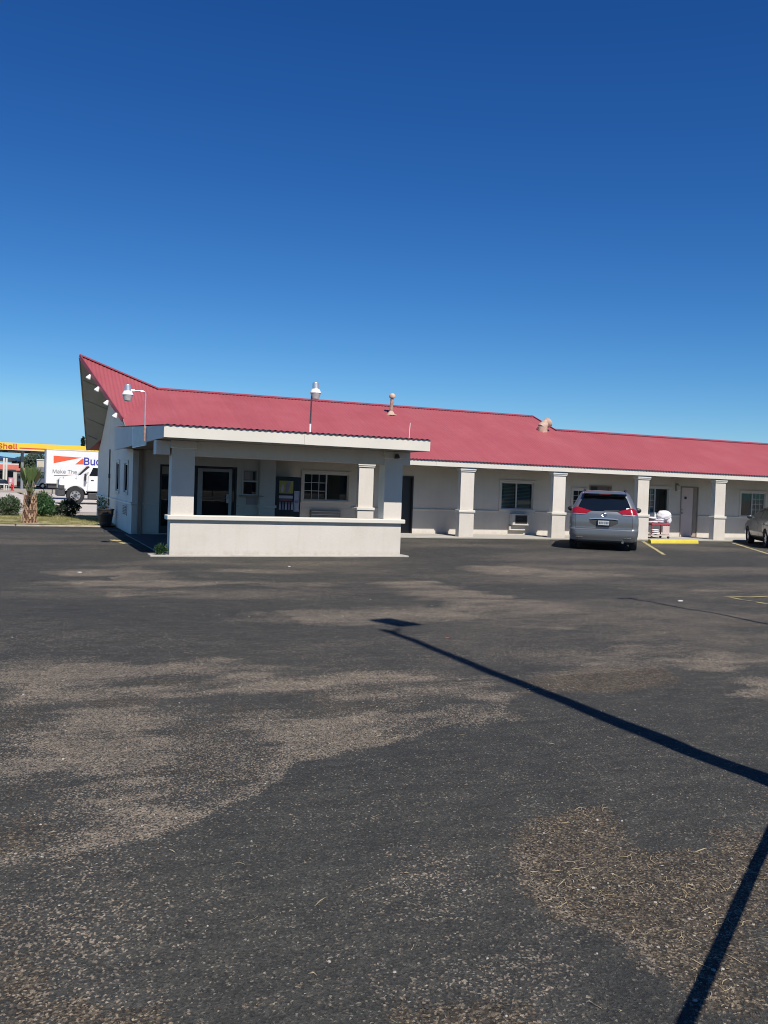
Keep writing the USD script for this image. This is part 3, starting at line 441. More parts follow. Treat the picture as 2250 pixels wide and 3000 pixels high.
# ------------------------------------------------------------------ the motel
motel = thing('motel_building', 'long low cream stucco motel with red ribbed metal roof and walled porch', 'motel')
EY, EZ = 7.20, 2.580                                                   # eave edge of the main roof
SL = (4.813 - EZ) / (13.108 - EY)
zr = lambda y: EZ + (y - EY) * SL
RY, RZ, R2Y = 13.108, 4.813, 11.40
T, K, LOW, BACK = np.array([-1.084, 13.108, 5.757]), np.array([1.55, 13.108, 4.813]), np.array([0.0, 9.5, 3.50]), np.array([-.37, 18.95, 2.79])
LOW[2] = zr(9.5)
def plane_z(a, b, c):
    n = np.cross(b - a, c - a); return lambda x, y: a[2] - (n[0] * (x - a[0]) + n[1] * (y - a[1])) / n[2]
front_flare, back_flare = plane_z(T, K, LOW), plane_z(T, K, BACK)
def ribs(x): return .0085 * np.cos(2 * np.pi * x / .13)
def ribbed(xs, ylo, yhi, zf, rows=4):
    v, f = [], []
    for x in xs:
        for k in range(rows + 1):
            y = ylo(x) + (yhi(x) - ylo(x)) * k / rows; v.append((x, y, zf(x, y) + ribs(x) + .0095))
    m = rows + 1
    for i in range(len(xs) - 1):
        for k in range(rows):
            a = i * m + k; f += [(a, a + m, a + m + 1), (a, a + m + 1, a + 1)]
    return trimesh.Trimesh(v, f, process=False)
fold = lambda x: LOW[1] + (K[1] - LOW[1]) * x / K[0]
step = .01625
main_x = np.arange(1.55, 16.956, step)
roof = cat_(ribbed(np.linspace(0, 1.55, 97), lambda x: 8.75 if x < .24 else EY - .03, lambda x: fold(x), lambda x, y: zr(y)),
            ribbed(main_x, lambda x: EY - .03, lambda x: RY, lambda x, y: zr(y)),
            ribbed(np.arange(16.95, 46, step), lambda x: EY - .03, lambda x: R2Y, lambda x, y: zr(y)),
            ribbed(np.linspace(-1.084, 0, 69), lambda x: LOW[1] + (T[1] - LOW[1]) * min(1, x / T[0]), lambda x: RY, front_flare),
            ribbed(np.linspace(0, 1.55, 97), lambda x: fold(x), lambda x: RY, front_flare))
part(motel, 'roof_sheeting', roof, 'red_metal', 35)
back_fold = lambda x: BACK[1] + (K[1] - BACK[1]) * (x - BACK[0]) / (K[0] - BACK[0])
rake_b = lambda x: BACK[1] + (T[1] - BACK[1]) * (x - BACK[0]) / (T[0] - BACK[0])
def back_plane(x, y): return RZ - (y - RY) * (RZ - 2.79) / (18.95 - RY)
back = cat_(ribbed(np.arange(-1.084, -.37, .05), lambda x: RY, lambda x: rake_b(x), back_flare), ribbed(np.arange(-.37, 1.551, .05), lambda x: RY, lambda x: back_fold(x), back_flare),
            ribbed(np.arange(-.37, 1.551, .05), lambda x: back_fold(x), lambda x: 19.2, back_plane), ribbed(np.arange(1.55, 16.96, .05), lambda x: RY, lambda x: 19.2, back_plane),
            ribbed(np.arange(16.95, 46, .05), lambda x: R2Y, lambda x: 19.2, lambda x, y: zr(R2Y) - (y - R2Y) * .25))
part(motel, 'roof_sheeting', back, 'red_metal', 35)
def slab_between(pts, t=.05, dz=-.10):
    """A thin board whose top is the given polygon, dropped by dz."""
    p = np.array(pts, float) + [0, 0, dz]; q = p - [0, 0, t]; n = len(p); f = []
    for i in range(1, n - 1): f += [(0, i, i + 1), (n, n + i + 1, n + i)]
    for i in range(n):
        j = (i + 1) % n; f += [(i, n + i, n + j), (i, n + j, j)]
    return trimesh.Trimesh(np.vstack([p, q]), f, process=False)
ins = lambda p: np.array(p) + [.012, 0, 0]
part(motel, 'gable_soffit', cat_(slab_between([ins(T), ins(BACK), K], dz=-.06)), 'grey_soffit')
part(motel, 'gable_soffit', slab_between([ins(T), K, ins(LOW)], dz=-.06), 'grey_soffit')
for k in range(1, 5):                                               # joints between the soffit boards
    t = k / 5; a = T + (BACK - T) * t; b = K + (BACK - K) * t
    part(motel, 'soffit_batten', tube([a + [.05, 0, -.125], a + (b - a) * .8 + [0, 0, -.125]], .018, 6), 'grey_soffit')
def board(a, b, w, t, up=(0, 0, 1)):
    a, b = np.array(a, float), np.array(b, float); d = (b - a) / np.linalg.norm(b - a); s = np.cross(d, up); s /= np.linalg.norm(s); u = np.cross(s, d); v = []
    for p in (a, b):
        for i, j in ((-1, -1), (1, -1), (1, 1), (-1, 1)): v.append(p + s * t / 2 * i + u * w / 2 * j)
    return trimesh.convex.convex_hull(np.array(v))
part(motel, 'rake_board', board(LOW + [-.02, -.05, -.03], T + [-.02, 0, -.03], .15, .035), 'red_trim')
part(motel, 'rake_board', board(T + [-.02, 0, -.03], BACK + [-.02, 0, -.03], .15, .035), 'grey_soffit', label='grey rear rake board of the flared gable')
def cap_run(a, b): return cat_(board(np.array(a) + [0, -.10, -.015], np.array(b) + [0, -.10, -.015], .24, .012, (0, .35, 1)), board(np.array(a) + [0, .10, -.015], np.array(b) + [0, .10, -.015], .24, .012, (0, -.35, 1)))
def ridge_cap(a, b):
    a, b = np.array(a, float), np.array(b, float); v = []
    for p in (a, b): v += [p + [0, -.17, -.045 + .03], p + [0, 0, .05], p + [0, .17, -.045 + .03], p + [0, .17, -.03], p + [0, 0, .035], p + [0, -.17, -.03]]
    return trimesh.Trimesh(v, [(0, 6, 7), (0, 7, 1), (1, 7, 8), (1, 8, 2), (2, 8, 9), (2, 9, 3), (3, 9, 10), (3, 10, 4), (4, 10, 11), (4, 11, 5), (5, 11, 6), (5, 6, 0)], process=False)
part(motel, 'ridge_cap', ridge_cap(T, K), 'red_trim'); part(motel, 'ridge_cap', ridge_cap(K, (16.99, RY, RZ)), 'red_trim')
part(motel, 'ridge_cap', ridge_cap((16.95, R2Y, zr(R2Y)), (46, R2Y, zr(R2Y))), 'red_trim')
part(motel, 'rake_board', board((16.965, R2Y - .1, zr(R2Y - .1) + .02), (16.965, RY, RZ + .02), .07, .05), 'red_trim', label='short red rake board where the ridge steps down')
part(motel, 'rake_board', board((.0, 8.72, zr(8.72) - .04), (.0, 9.5, zr(9.5) - .04), .10, .03), 'grey_soffit', label='short weathered edge below the flared rake')

# walls with their openings
def wall_with(x0, x1, y0, y1, z0, z1, holes, axis='x'):
    m = man(bx(x0, x1, y0, y1, z0, z1))
    for h in holes: m = m - man(bx(*h))
    return tri(m)
WY = 8.95
def hole(x0, x1, z0, z1, d=.22, y=WY): return (x0, x1, y - .1, y + d, z0, z1)
WIN = [(5.72, 7.30, 1.10, 2.0), (13.205, 14.555, .977, 1.955), (16.30, 16.84, .98, 1.77), (19.48, 20.80, .965, 1.96), (24.55, 25.86, .945, 1.92)]
DOORS = [(8.80, 9.70, .05, 2.03), (17.02, 18.06, .05, 1.975), (21.40, 22.30, .05, 2.06)]
holes = [hole(*w) for w in WIN] + [hole(*d) for d in DOORS]
part(motel, 'wall', wall_with(4.238, 45, WY, WY + .3, .86, 2.70, [h for h in holes]), 'cream_stucco', label='shaded cream upper wall behind the walkway columns')
part(motel, 'wall', wall_with(4.238, 45, WY - .006, WY + .3, -.1, .86, [h for h in holes]), 'taupe_stucco', label='taupe lower wall along the walkway')
OY = 7.24
oh = [(.83, 3.10, OY - .1, OY + .9, .05, 2.06), (3.29, 3.70, OY - .1, OY + .2, 1.27, 1.975)]
part(motel, 'wall', wall_with(.347, 4.236, OY, OY + 1.0, .92, 2.75, oh), 'cream_stucco', label='office front wall inside the porch')
part(motel, 'wall', wall_with(.352, 4.238, OY - .006, OY + 1.0, -.1, .92, oh), 'taupe_stucco', label='lower office front wall inside the porch')
part(motel, 'wall', bx(3.9, 4.232, OY + .9, WY + .2, .05, 2.75), 'cream_stucco', label='office side wall behind the vending machine')
GX = .064
def gz_under(y):
    if y < LOW[1]: return zr(y) - .17
    if y <= RY: return front_flare(GX, y) - .17
    return (back_flare(GX, y) if y < back_fold(GX) else back_plane(GX, y)) - .17
gy = np.concatenate([np.linspace(OY, RY, 12), np.linspace(RY + .3, 18.95, 12)])
gpoly = [(OY, .88), (18.95, .88)] + [(y, gz_under(y)) for y in gy[::-1]]
gw = [(10.72, 11.58, 1.20, 2.12), (8.32, 9.22, 1.20, 2.07)]
gm = man(prism(gpoly, .28, 'yz', GX))
for y0, y1, z0, z1 in gw: gm = gm - man(bx(GX - .1, GX + .16, y0, y1, z0, z1))
part(motel, 'gable_wall', tri(gm), 'cream_stucco', label='tall shaded gable end wall')
part(motel, 'gable_wall', bx(GX - .006, GX + .28, OY + .002, 18.952, -.1, .88), 'taupe_stucco', label='lower part of the gable end wall')
part(motel, 'rear_wall', bx(.36, 45, 18.7, 18.95, -.1, 2.4), 'cream_stucco')
# rails
part(motel, 'chair_rail', bx(GX - .035, GX, OY - .03, 18.97, .86, .92, .008), 'white_trim')
for a, b in ((9.70, 13.10), (14.63, 17.0), (18.08, 21.38), (22.32, 45.0), (7.42, 8.78)): part(motel, 'chair_rail', bx(a, b, WY - .035, WY - .001, .86, .915, .008), 'cream_stucco')
for a, b in ((.03, .80), (3.12, 3.74), ): part(motel, 'chair_rail', bx(a, b, OY - .035, OY - .007, .88, .94, .008), 'cream_stucco')

def pane_xz(x0, x1, z0, z1, y): return trimesh.Trimesh([[x0, y, z0], [x1, y, z0], [x1, y, z1], [x0, y, z1]], [[0, 1, 2], [0, 2, 3]], process=False)
def window(x0, x1, z0, z1, y, mull=None, grid=(), blind='', frame=.04, trim=.09, label=None):
    """A sliding window in its opening: stucco surround, metal frame with mullion, panes, glazing bars, and what hangs inside."""
    tr = cat_(bx(x0 - trim, x1 + trim, y - .028, y - .001, z1, z1 + trim, .006), bx(x0 - trim, x1 + trim, y - .04, y - .001, z0 - trim * .8, z0, .006), bx(x0 - trim, x0, y - .028, y - .002, z0 + .001, z1 - .001, .006), bx(x1, x1 + trim, y - .028, y - .002, z0 + .001, z1 - .001, .006))
    w = part(motel, 'window', tr, 'cream_stucco', label=label)
    fr = [bx(x0, x1, y + .02, y + .07, z1 - frame, z1), bx(x0, x1, y + .02, y + .07, z0, z0 + frame), bx(x0, x0 + frame, y + .021, y + .069, z0 + frame, z1 - frame), bx(x1 - frame, x1, y + .021, y + .069, z0 + frame, z1 - frame)]
    part(w, 'frame', cat_(*fr), 'window_frame')
    edges = [x0 + frame] + ([mull] if mull else []) + [x1 - frame]
    if mull: part(w, 'mullion', bx(mull - .022, mull + .022, y + .015, y + .065, z0 + frame, z1 - frame), 'window_frame')
    for i in range(len(edges) - 1):
        a, b = edges[i], edges[i + 1]
        part(w, 'pane', pane_xz(a, b, z0 + frame, z1 - frame, y + .05), 'window_glass')
        g = grid[i] if i < len(grid) else None
        if g:
            bars = [bx(a + (b - a) * k / g[0] - .009, a + (b - a) * k / g[0] + .009, y + .036, y + .046, z0 + frame, z1 - frame) for k in range(1, g[0])] + [bx(a, b, y + .037, y + .045, z0 + frame + (z1 - z0 - 2 * frame) * k / g[1] - .009, z0 + frame + (z1 - z0 - 2 * frame) * k / g[1] + .009) for k in range(1, g[1])]
            part(w, 'glazing_bars', cat_(*bars), 'window_frame')
        if blind[i:i + 1] == 'b':
            n = int((z1 - z0) / .055)
            part(w, 'blind', cat_(*[place(bx(a + .01, b - .01, -.022, .022, -.002, .002), loc=(0, y + .13, z0 + frame + .03 + .052 * k)).apply_transform(trimesh.transformations.rotation_matrix(.7, (1, 0, 0), (0, y + .13, z0 + frame + .03 + .052 * k))) for k in range(n)]), 'blind')
    part(w, 'curtain', bx(x0 + .001, x1 - .001, y + .17, y + .20, z0 + .001, z1 - .001), 'curtain')
    return w
window(*WIN[0], WY, 6.52, [(3, 3)], '', label='wide dark window with a barred left half beside the vending machine')
window(*WIN[1], WY, 13.85, [], 'bb', label='window with greenish blinds between the walkway columns')
window(*WIN[2], WY, None, [(2, 4)], '', label='small barred window left of the minivan')
window(*WIN[3], WY, 20.15, [(3, 4)], 'b', label='window behind the housekeeping cart')
window(*WIN[4], WY, 25.17, [(), (3, 4)], ' b', label='window behind the sedan at the right edge')
def gable_window(y0, y1, z0, z1, label):
    t = .08
    w = part(motel, 'window', cat_(bx(GX - .03, GX - .001, y0 - t, y1 + t, z1, z1 + t, .006), bx(GX - .04, GX - .001, y0 - t, y1 + t, z0 - t, z0, .006), bx(GX - .03, GX - .002, y0 - t, y0, z0, z1), bx(GX - .03, GX - .002, y1, y1 + t, z0, z1)), 'cream_stucco', label=label)
    part(w, 'frame', cat_(bx(GX + .02, GX + .07, y0, y1, z1 - .05, z1), bx(GX + .02, GX + .07, y0, y1, z0, z0 + .05), bx(GX + .021, GX + .069, y0, y0 + .05, z0 + .05, z1 - .05), bx(GX + .021, GX + .069, y1 - .05, y1, z0 + .05, z1 - .05), bx(GX + .03, GX + .066, y0 + .05, y1 - .05, (z0 + z1) / 2 - .02, (z0 + z1) / 2 + .02)), 'window_frame')
    part(w, 'screen', bx(GX + .012, GX + .018, y0 + .05, y1 - .05, z0 + .05, z1 - .05), 'screen_mesh'); part(w, 'white_strip', bx(GX - .002, GX + .010, y0 + .05, y0 + .17, (z0 + z1) / 2 - .05, z1 - .06), 'lamp_white'); part(w, 'curtain', bx(GX + .12, GX + .15, y0, y1, z0, z1), 'curtain')  # plain white strip along the near upper edge of the screen
gable_window(*gw[0], label='narrow looking gable window farther from the porch'); gable_window(*gw[1], label='gable window nearer the porch')
v = part(motel, 'wall_vent', cat_(bx(GX - .03, GX + .0, 8.35, 9.25, .50, .82, .008)), 'ac_case', label='grey vent grille low on the gable wall')
for k in range(6): part(v, 'slat', bx(GX - .045, GX - .031, 8.4, 9.2, .53 + k * .047, .553 + k * .047), 'grille_dark')

# columns along the walkway
def column(x, y, label=None):
    c = part(motel, 'column', cat_(bx(x, x + .54, y, y + .24, -.05, .855), bx(x + .02, x + .52, y + .02, y + .22, .953, 2.24)), 'cream_stucco', label=label)
    part(c, 'band', cat_(bx(x - .038, x + .578, y - .038, y + .278, .860, .948, .012)), 'white_trim')
    part(c, 'capital', cat_(bx(x - .03, x + .57, y - .03, y + .27, 2.28, 2.355, .01), bx(x - .01, x + .55, y - .01, y + .25, 2.239, 2.276)), 'white_trim')
    part(c, 'lower_shaft', bx(x - .004, x + .544, y - .004, y + .244, -.05, .852), 'taupe_stucco')
CX = [7.02 + 3.6477 * k for k in range(7)]
for k, x in enumerate(CX): column(x + .0, 7.29)
# eaves of the long wing
part(motel, 'eave_fascia', cat_(*[bx(5.60 + 4.1 * k, 9.697 + 4.1 * k, 7.22, 7.262, 2.372, 2.572, .004) for k in range(10)]), 'white_trim')
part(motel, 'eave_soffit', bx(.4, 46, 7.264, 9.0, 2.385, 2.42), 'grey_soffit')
part(motel, 'eave_beam', bx(5.4, 46, 7.31, 7.55, 2.357, 2.384), 'cream_stucco')

# doors
def door(x0, x1, z1, m, y=WY, deep=.10, label=None, open_gap=None, frame='brown_jamb'):
    d = part(motel, 'door', bx(x0 + .045, x1 - .045, y + deep, y + deep + .05, .06, z1 - .045, .004), m, label=label)
    part(d, 'door_frame', cat_(bx(x0 + .001, x0 + .044, y - .02, y + .2, .051, z1 - .002), bx(x1 - .044, x1 - .001, y - .02, y + .2, .051, z1 - .002), bx(x0 + .045, x1 - .045, y - .02, y + .2, z1 - .044, z1 - .002)), frame)
    part(d, 'handle', cat_(cyl((x0 + .12, y + deep - .06, 1.0), (x0 + .12, y + deep, 1.0), .028), cyl((x0 + .12, y + deep - .012, 1.14), (x0 + .12, y + deep, 1.14), .03)), 'aluminium')
    return d
door(8.80, 9.70, 2.03, 'dark_door', label='dark door at the left end of the walkway', frame='dark_door')
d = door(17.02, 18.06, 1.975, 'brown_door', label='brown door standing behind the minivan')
part(d, 'dark_gap', bx(17.07, 17.44, WY + .06, WY + .098, .07, 1.92), 'dark_door')  # flat dark sheet painting the unlit open gap beside the door
d = door(21.40, 22.30, 2.06, 'pink_door', deep=.03, label='pale pink room door right of the housekeeping cart')
part(d, 'number_plate', bx(21.62, 21.73, WY + .018, WY + .029, 1.56, 1.66), 'black_plastic')
part(d, 'side_jamb', bx(22.07, 22.25, WY + .005, WY + .029, .06, 2.0), 'brown_jamb')
# storefront in the porch
sf = part(motel, 'storefront', cat_(bx(.83, 3.10, OY + .02, OY + .10, 2.0, 2.058), bx(.832, .89, OY + .02, OY + .10, .052, 2.0), bx(1.84, 1.92, OY + .02, OY + .10, .052, 2.0), bx(3.04, 3.098, OY + .02, OY + .10, .052, 2.0), bx(.89, 1.84, OY + .021, OY + .099, .052, .27), bx(.89, 1.84, OY + .021, OY + .099, 1.73, 1.78)), 'dark_door', label='dark framed glass shopfront of the office')
part(sf, 'pane', pane_xz(.89, 1.84, .27, 1.73, OY + .05), 'door_glass'); part(sf, 'transom_panel', bx(.89, 1.84, OY + .05, OY + .06, 1.78, 2.0), 'brown_jamb')
part(sf, 'pane', pane_xz(2.96, 3.04, .06, 2.0, OY + .05), 'door_glass'); part(sf, 'interior', bx(.84, 3.09, OY + .86, OY + .89, .06, 2.05), 'interior')
gd = part(motel, 'glass_door', cat_(bx(1.93, 2.07, OY + .0, OY + .07, .06, 1.995, .006), bx(2.86, 2.95, OY + .0, OY + .07, .06, 1.995, .006), bx(2.07, 2.86, OY + .002, OY + .068, 1.90, 1.99), bx(2.07, 2.86, OY + .002, OY + .068, .06, .24)), 'aluminium', label='aluminium framed glass office door')
part(gd, 'pane', pane_xz(2.07, 2.86, .24, 1.90, OY + .03), 'door_glass'); part(gd, 'push_bar', tube([(2.05, OY - .05, 1.135), (2.88, OY - .05, 1.135)], .014), 'aluminium')
part(gd, 'handle', cat_(bx(2.78, 2.85, OY - .06, OY - .002, .98, 1.24, .01)), 'window_frame')
sw = part(motel, 'service_window', cat_(bx(3.25, 3.74, OY - .03, OY - .008, 1.975, 2.01), bx(3.25, 3.29, OY - .03, OY - .008, 1.23, 1.975), bx(3.70, 3.74, OY - .03, OY - .008, 1.23, 1.975), bx(3.29, 3.70, OY - .03, OY - .008, 1.63, 1.67), bx(3.29, 3.70, OY - .03, OY - .008, 1.23, 1.27)), 'window_frame', label='small night service window beside the office door')
part(sw, 'pane', pane_xz(3.29, 3.70, 1.27, 1.63, OY + .03), 'window_glass'); part(sw, 'upper_panel', bx(3.29, 3.70, OY + .02, OY + .03, 1.67, 1.975), 'grille_tan'); part(sw, 'back', bx(3.29, 3.70, OY + .15, OY + .18, 1.27, 1.63), 'interior')
part(sw, 'notice', bx(3.33, 3.48, OY + .012, OY + .018, 1.72, 1.93), 'paper'); part(sw, 'notice', bx(3.58, 3.66, OY + .012, OY + .018, 1.70, 1.95), 'curtain')
part(motel, 'counter_shelf', bx(3.18, 3.87, OY - .22, OY - .005, 1.195, 1.23, .006), 'brown_jamb')
single('notice', bx(3.39, 3.71, OY - .016, OY - .009, .95, 1.17), 'paper', 'faded pinkish paper notice on the wall under the service counter', 'notice')
pl = part(motel, 'pilaster', bx(3.78, 4.252, OY - .14, OY - .004, -.05, 2.44), 'cream_stucco'); part(pl, 'band', bx(3.74, 4.29, OY - .18, OY + .1, .87, .96, .01), 'white_trim')
part(motel, 'corner_post', bx(.205, .32, OY - .17, OY - .05, .02, 2.44, .006), 'brown_post', label='dark brown wooden post at the office corner')

# porch
part(motel, 'porch_wall', bx(-.002, 5.320, .0, .26, -.1, .776), 'taupe_stucco', label='low cream wall across the porch front')
part(motel, 'wall_cap', bx(-.075, 5.40, -.07, .34, .777, .874, .012), 'white_trim')
for x0, x1, nm in ((0.0, .482, 'left pillar of the porch'), (4.87, 5.318, 'right pillar of the porch')):
    p = part(motel, 'porch_pillar', bx(x0, x1, .001, .36, .872, 2.285), 'cream_stucco', label=nm)
    part(p, 'capital', cat_(bx(x0 - .04, x1 + .035, -.04, .40, 2.286, 2.455, .01)), 'cream_stucco')
    part(p, 'pedestal', bx(x0, x1, .262, .36, -.1, .776), 'taupe_stucco')
part(motel, 'porch_beam', bx(.485, 4.868, .05, .42, 2.142, 2.456), 'cream_stucco'); part(motel, 'beam_end', cat_(bx(-.325, -.042, .03, .42, 2.147, 2.44), ), 'cream_stucco')
part(motel, 'beam_end', bx(5.32, 5.52, .05, .42, 2.145, 2.456), 'cream_stucco')
PS = math.tan(math.radians(2.6)); zp = lambda y: 2.715 + (y + .95) * PS
part(motel, 'porch_fascia', cat_(bx(-.325, 2.6, -.95, -.905, 2.462, 2.705, .004), bx(2.603, 5.552, -.95, -.905, 2.458, 2.705, .004)), 'white_trim', label='deep pale fascia along the porch front')
def side_fascia(x0, x1, y1): return prism([(-.903, 2.46), (y1, 2.44), (y1, zp(y1) - .02), (-.903, zp(-.903) - .02)], x1 - x0, 'yz', x0)
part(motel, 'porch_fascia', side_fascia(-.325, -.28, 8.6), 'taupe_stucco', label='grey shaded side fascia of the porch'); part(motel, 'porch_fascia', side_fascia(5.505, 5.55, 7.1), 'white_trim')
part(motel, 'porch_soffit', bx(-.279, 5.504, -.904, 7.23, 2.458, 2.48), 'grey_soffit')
part(motel, 'porch_roof', ribbed(np.arange(-.34, 5.566, step), lambda x: -.985, lambda x: 8.9, lambda x, y: zp(y), 3), 'red_metal', 35, label='low red metal porch roof behind the front fascia')
part(motel, 'edge_flashing', cat_(bx(-.335, 5.56, -.962, -.935, 2.706, 2.712)), 'white_trim')

# ------------------------------------------------------------------ lamps, vents and other things on the motel
def lamp_head(parent, c):
    """A dusk lamp: photocell can, white collar and ribbed refractor; c is the middle of its rim."""
    x, y, z = c
    part(parent, 'can', lathe([(0, .225), (.062, .225), (.070, .215), (.074, .10), (.082, .085), (.0, .085)], c, 20), 'galvanised', 40)
    part(parent, 'collar', lathe([(.082, .084), (.10, .055), (.122, .012), (.124, -.004), (.0, -.004)], c, 24), 'lamp_white', 40)
    ref = [(.118, -.006)]
    for k in range(7): ref += [(.117 - .006 * k, -.012 - .019 * k), (.111 - .006 * k, -.022 - .019 * k)]
    part(parent, 'refractor', lathe(ref + [(0, -.15)], c, 24), 'lamp_lens', 30)
l2 = thing('pole_lamp', 'upright pole lamp standing on the middle of the porch roof fascia', 'lamp', (2.955, -.2, 2.72), 0, 'pole lamps on the porch roof')
part(l2, 'pole', tube([(0, 0, .22), (.012, 0, .9)], .018), 'dark_pole'); part(l2, 'sleeve', tube([(0, 0, 0), (0, 0, .24)], .022), 'lamp_white'); part(l2, 'base_plate', bx(-.06, .06, -.06, .06, .0, .02, .004), 'galvanised')
part(l2, 'bracket', tube([(.012, 0, .86), (.012, -.01, .93), (.04, -.01, .96), (.09, -.01, .965)], .014), 'galvanised', 40)
lamp_head(l2, (.095, -.01, .93))
l1 = thing('pole_lamp', 'bent arm pole lamp over the grey board at the left end of the porch', 'lamp', (-.372, 1.56, 2.47), 0, 'pole lamps on the porch roof')
part(l1, 'pole', tube([(0, 0, 0), (0, 0, .3), (0, 0, 1.043), (-.006, 0, 1.082), (-.03, 0, 1.106), (-.07, 0, 1.111), (-.32, 0, 1.111)], .0145), 'galvanised', 40)
part(l1, 'sleeve', tube([(0, 0, .0), (0, 0, .33)], .02), 'rusty_pipe'); part(l1, 'clamp', tube([(-.24, 0, 1.111), (-.33, 0, 1.111)], .025), 'lamp_white')
lamp_head(l1, (-.39, 0, 1.01))
b = thing('hanging_board', 'weathered grey metal board fixed along the porch side below the bent lamp', 'board', (0, 0, 0))
part(b, 'sheet', prism([(1.60, 2.385), (3.95, 2.39), (3.95, 2.895), (1.60, 2.80)], .018, 'yz', -.345), 'grey_panel')
part(b, 'edge', cat_(prism([(1.56, 2.375), (1.60, 2.375), (1.60, 2.81), (1.56, 2.81)], .026, 'yz', -.349), prism([(3.95, 2.38), (4.0, 2.38), (4.0, 2.905), (3.95, 2.905)], .026, 'yz', -.349), prism([(1.60, 2.375), (3.95, 2.38), (3.95, 2.39), (1.60, 2.385)], .026, 'yz', -.349)), 'galvanised')
single('thin_rod', tube([(6.79, 3.0, 2.86), (6.815, 3.0, 3.386)], .009), 'lamp_white', 'thin pale rod rising from the porch roof near its right end', 'rod')
FG = 'white floodlights along the flared rake'
for (x, y, z), lb in zip(((-.772, 12.068, 5.106), (-.554, 11.345, 4.654), (-.323, 10.576, 4.173), (-.114, 9.88, 3.738)), ('topmost white floodlight under the flared red rake', 'second white floodlight from the tip of the flared rake', 'third white floodlight from the tip of the flared rake', 'lowest white floodlight under the flared red rake')):
    f = thing('floodlight', lb, 'floodlight', (x, y, z), 0, FG)
    part(f, 'bracket', tube([(.02, 0, -.08), (-.02, -.01, -.12), (-.05, -.02, -.13)], .012), 'galvanised')
    m = lathe([(0, .02), (.035, .02), (.04, .0), (.085, -.11), (.082, -.13), (0, -.155)], (0, 0, 0), 18); m.apply_transform(trimesh.transformations.rotation_matrix(.5, (0, 1, 0))); m.apply_translation((-.055, -.03, -.12))
    part(f, 'bulb', m, 'lamp_white', 40)
# roof vents
v = thing('roof_vent', 'rusty thin vent pipe with round cap near the roof ridge', 'roof vent', (10.04, 11.97, zr(11.97)), 0, 'vents on the red roof')
part(v, 'flashing', cat_(lathe([(0, .02), (.20, -.0), (.21, -.04), (.0, -.04)], (0, -.02, .0), 16), lathe([(.15, .0), (.10, .09), (.065, .12), (.06, .12)], (0, 0, 0), 16)), 'rusty_cowl', 40)
part(v, 'pipe', cyl((0, 0, .05), (.02, 0, .62), .062), 'rusty_pipe', 40); part(v, 'cap', lathe([(0, .80), (.06, .79), (.11, .74), (.125, .68), (.115, .63), (.07, .62), (0, .62)], (.03, 0, 0), 18), 'rusty_cowl', 40)
v = thing('roof_vent', 'fat rust coloured elbow vent where the ridge steps down', 'roof vent', (16.25, 11.15, zr(11.15)), 0, 'vents on the red roof')
part(v, 'base', lathe([(.20, -.10), (.20, .15), (.19, .16), (0, .16)], (0, 0, 0), 20), 'rusty_cowl', 40)
for k in range(3): part(v, 'elbow_segment', cyl((-.02 + .06 * k, 0, .14 + .065 * k), (.05 + .075 * k, 0, .235 + .06 * k), .185 - .01 * k, .175 - .01 * k, 18), 'rusty_cowl', 40)
part(v, 'hood', (lambda m: (m.apply_transform(trimesh.transformations.rotation_matrix(1.05, (0, 1, 0))), m.apply_translation((.20, 0, .315)))and m)(lathe([(0, -.05), (.16, -.05), (.20, .0), (.20, .10), (.13, .17), (0, .19)], (0, 0, 0), 20)), 'rusty_cowl', 40)
# gable wall pipe and fixtures
single('conduit', cat_(tube([(.035, 13.8, .70), (.035, 13.8, 2.62)], .022), bx(.0, .062, 13.74, 13.86, 1.6, 1.75), bx(.0, .062, 13.75, 13.85, .62, .72)), 'dark_pole', 'dark vertical conduit on the shaded gable wall', 'pipe')
def lantern(x, z, label):
    w = thing('wall_lantern', label, 'wall lamp', (x, WY, z), 0, 'wall lamps under the eaves')
    part(w, 'back_plate', bx(-.06, .06, -.022, -.001, -.15, .15, .006), 'grille_tan'); part(w, 'arm', tube([(0, -.02, .1), (0, -.08, .14), (0, -.12, .1)], .012), 'grille_tan')
    part(w, 'shade', lathe([(.0, .12), (.09, .06), (.085, .05), (.075, -.12), (.03, -.15), (0, -.15)], (0, -.12, 0), 6), 'ac_case')
lantern(21.17, 2.02, 'pale wall lantern left of the pink door'); lantern(23.55, 1.98, 'wall lantern left of the window behind the sedan')
w = thing('wall_lamp', 'small dark lamp on the beam above the right porch pillar', 'wall lamp', (5.12, -.045, 2.34))
part(w, 'plate', bx(-.05, .05, -.02, .0, -.06, .06, .005), 'grille_tan'); part(w, 'shade', lathe([(0, .05), (.04, .045), (.065, -.03), (.06, -.04), (0, -.04)], (0, -.06, 0), 12), 'grille_dark', 40)
def air_conditioner(x0, x1, z0, z1, label, out=.24):
    a = thing('air_conditioner', label, 'air conditioner', ((x0 + x1) / 2, WY, z0), 0, 'wall air conditioners'); w = (x1 - x0) / 2; h = z1 - z0
    part(a, 'case', tri(man(bx(-w, w, -out, -.007, 0, h, .012)) - man(bx(-w + .10, w - .10, -out - .1, -out + .03, .06, h - .05))), 'ac_case')
    n = 11
    for k in range(n): part(a, 'slat', bx(-w + .10, w - .10, -out + .004, -out + .024, .065 + (h - .125) * k / n, .065 + (h - .125) * (k + .55) / n), 'grille_dark')
    part(a, 'backing', bx(-w + .10, w - .10, -out + .03, -out + .034, .06, h - .05), 'black_plastic')
air_conditioner(13.59, 14.30, .40, .82, 'white framed window air conditioner below the green blinds')
single('wall_box', bx(13.53, 14.20, WY - .12, WY - .007, .215, .385, .008), 'taupe_stucco', 'plain stucco ledge box under the white air conditioner', 'box')
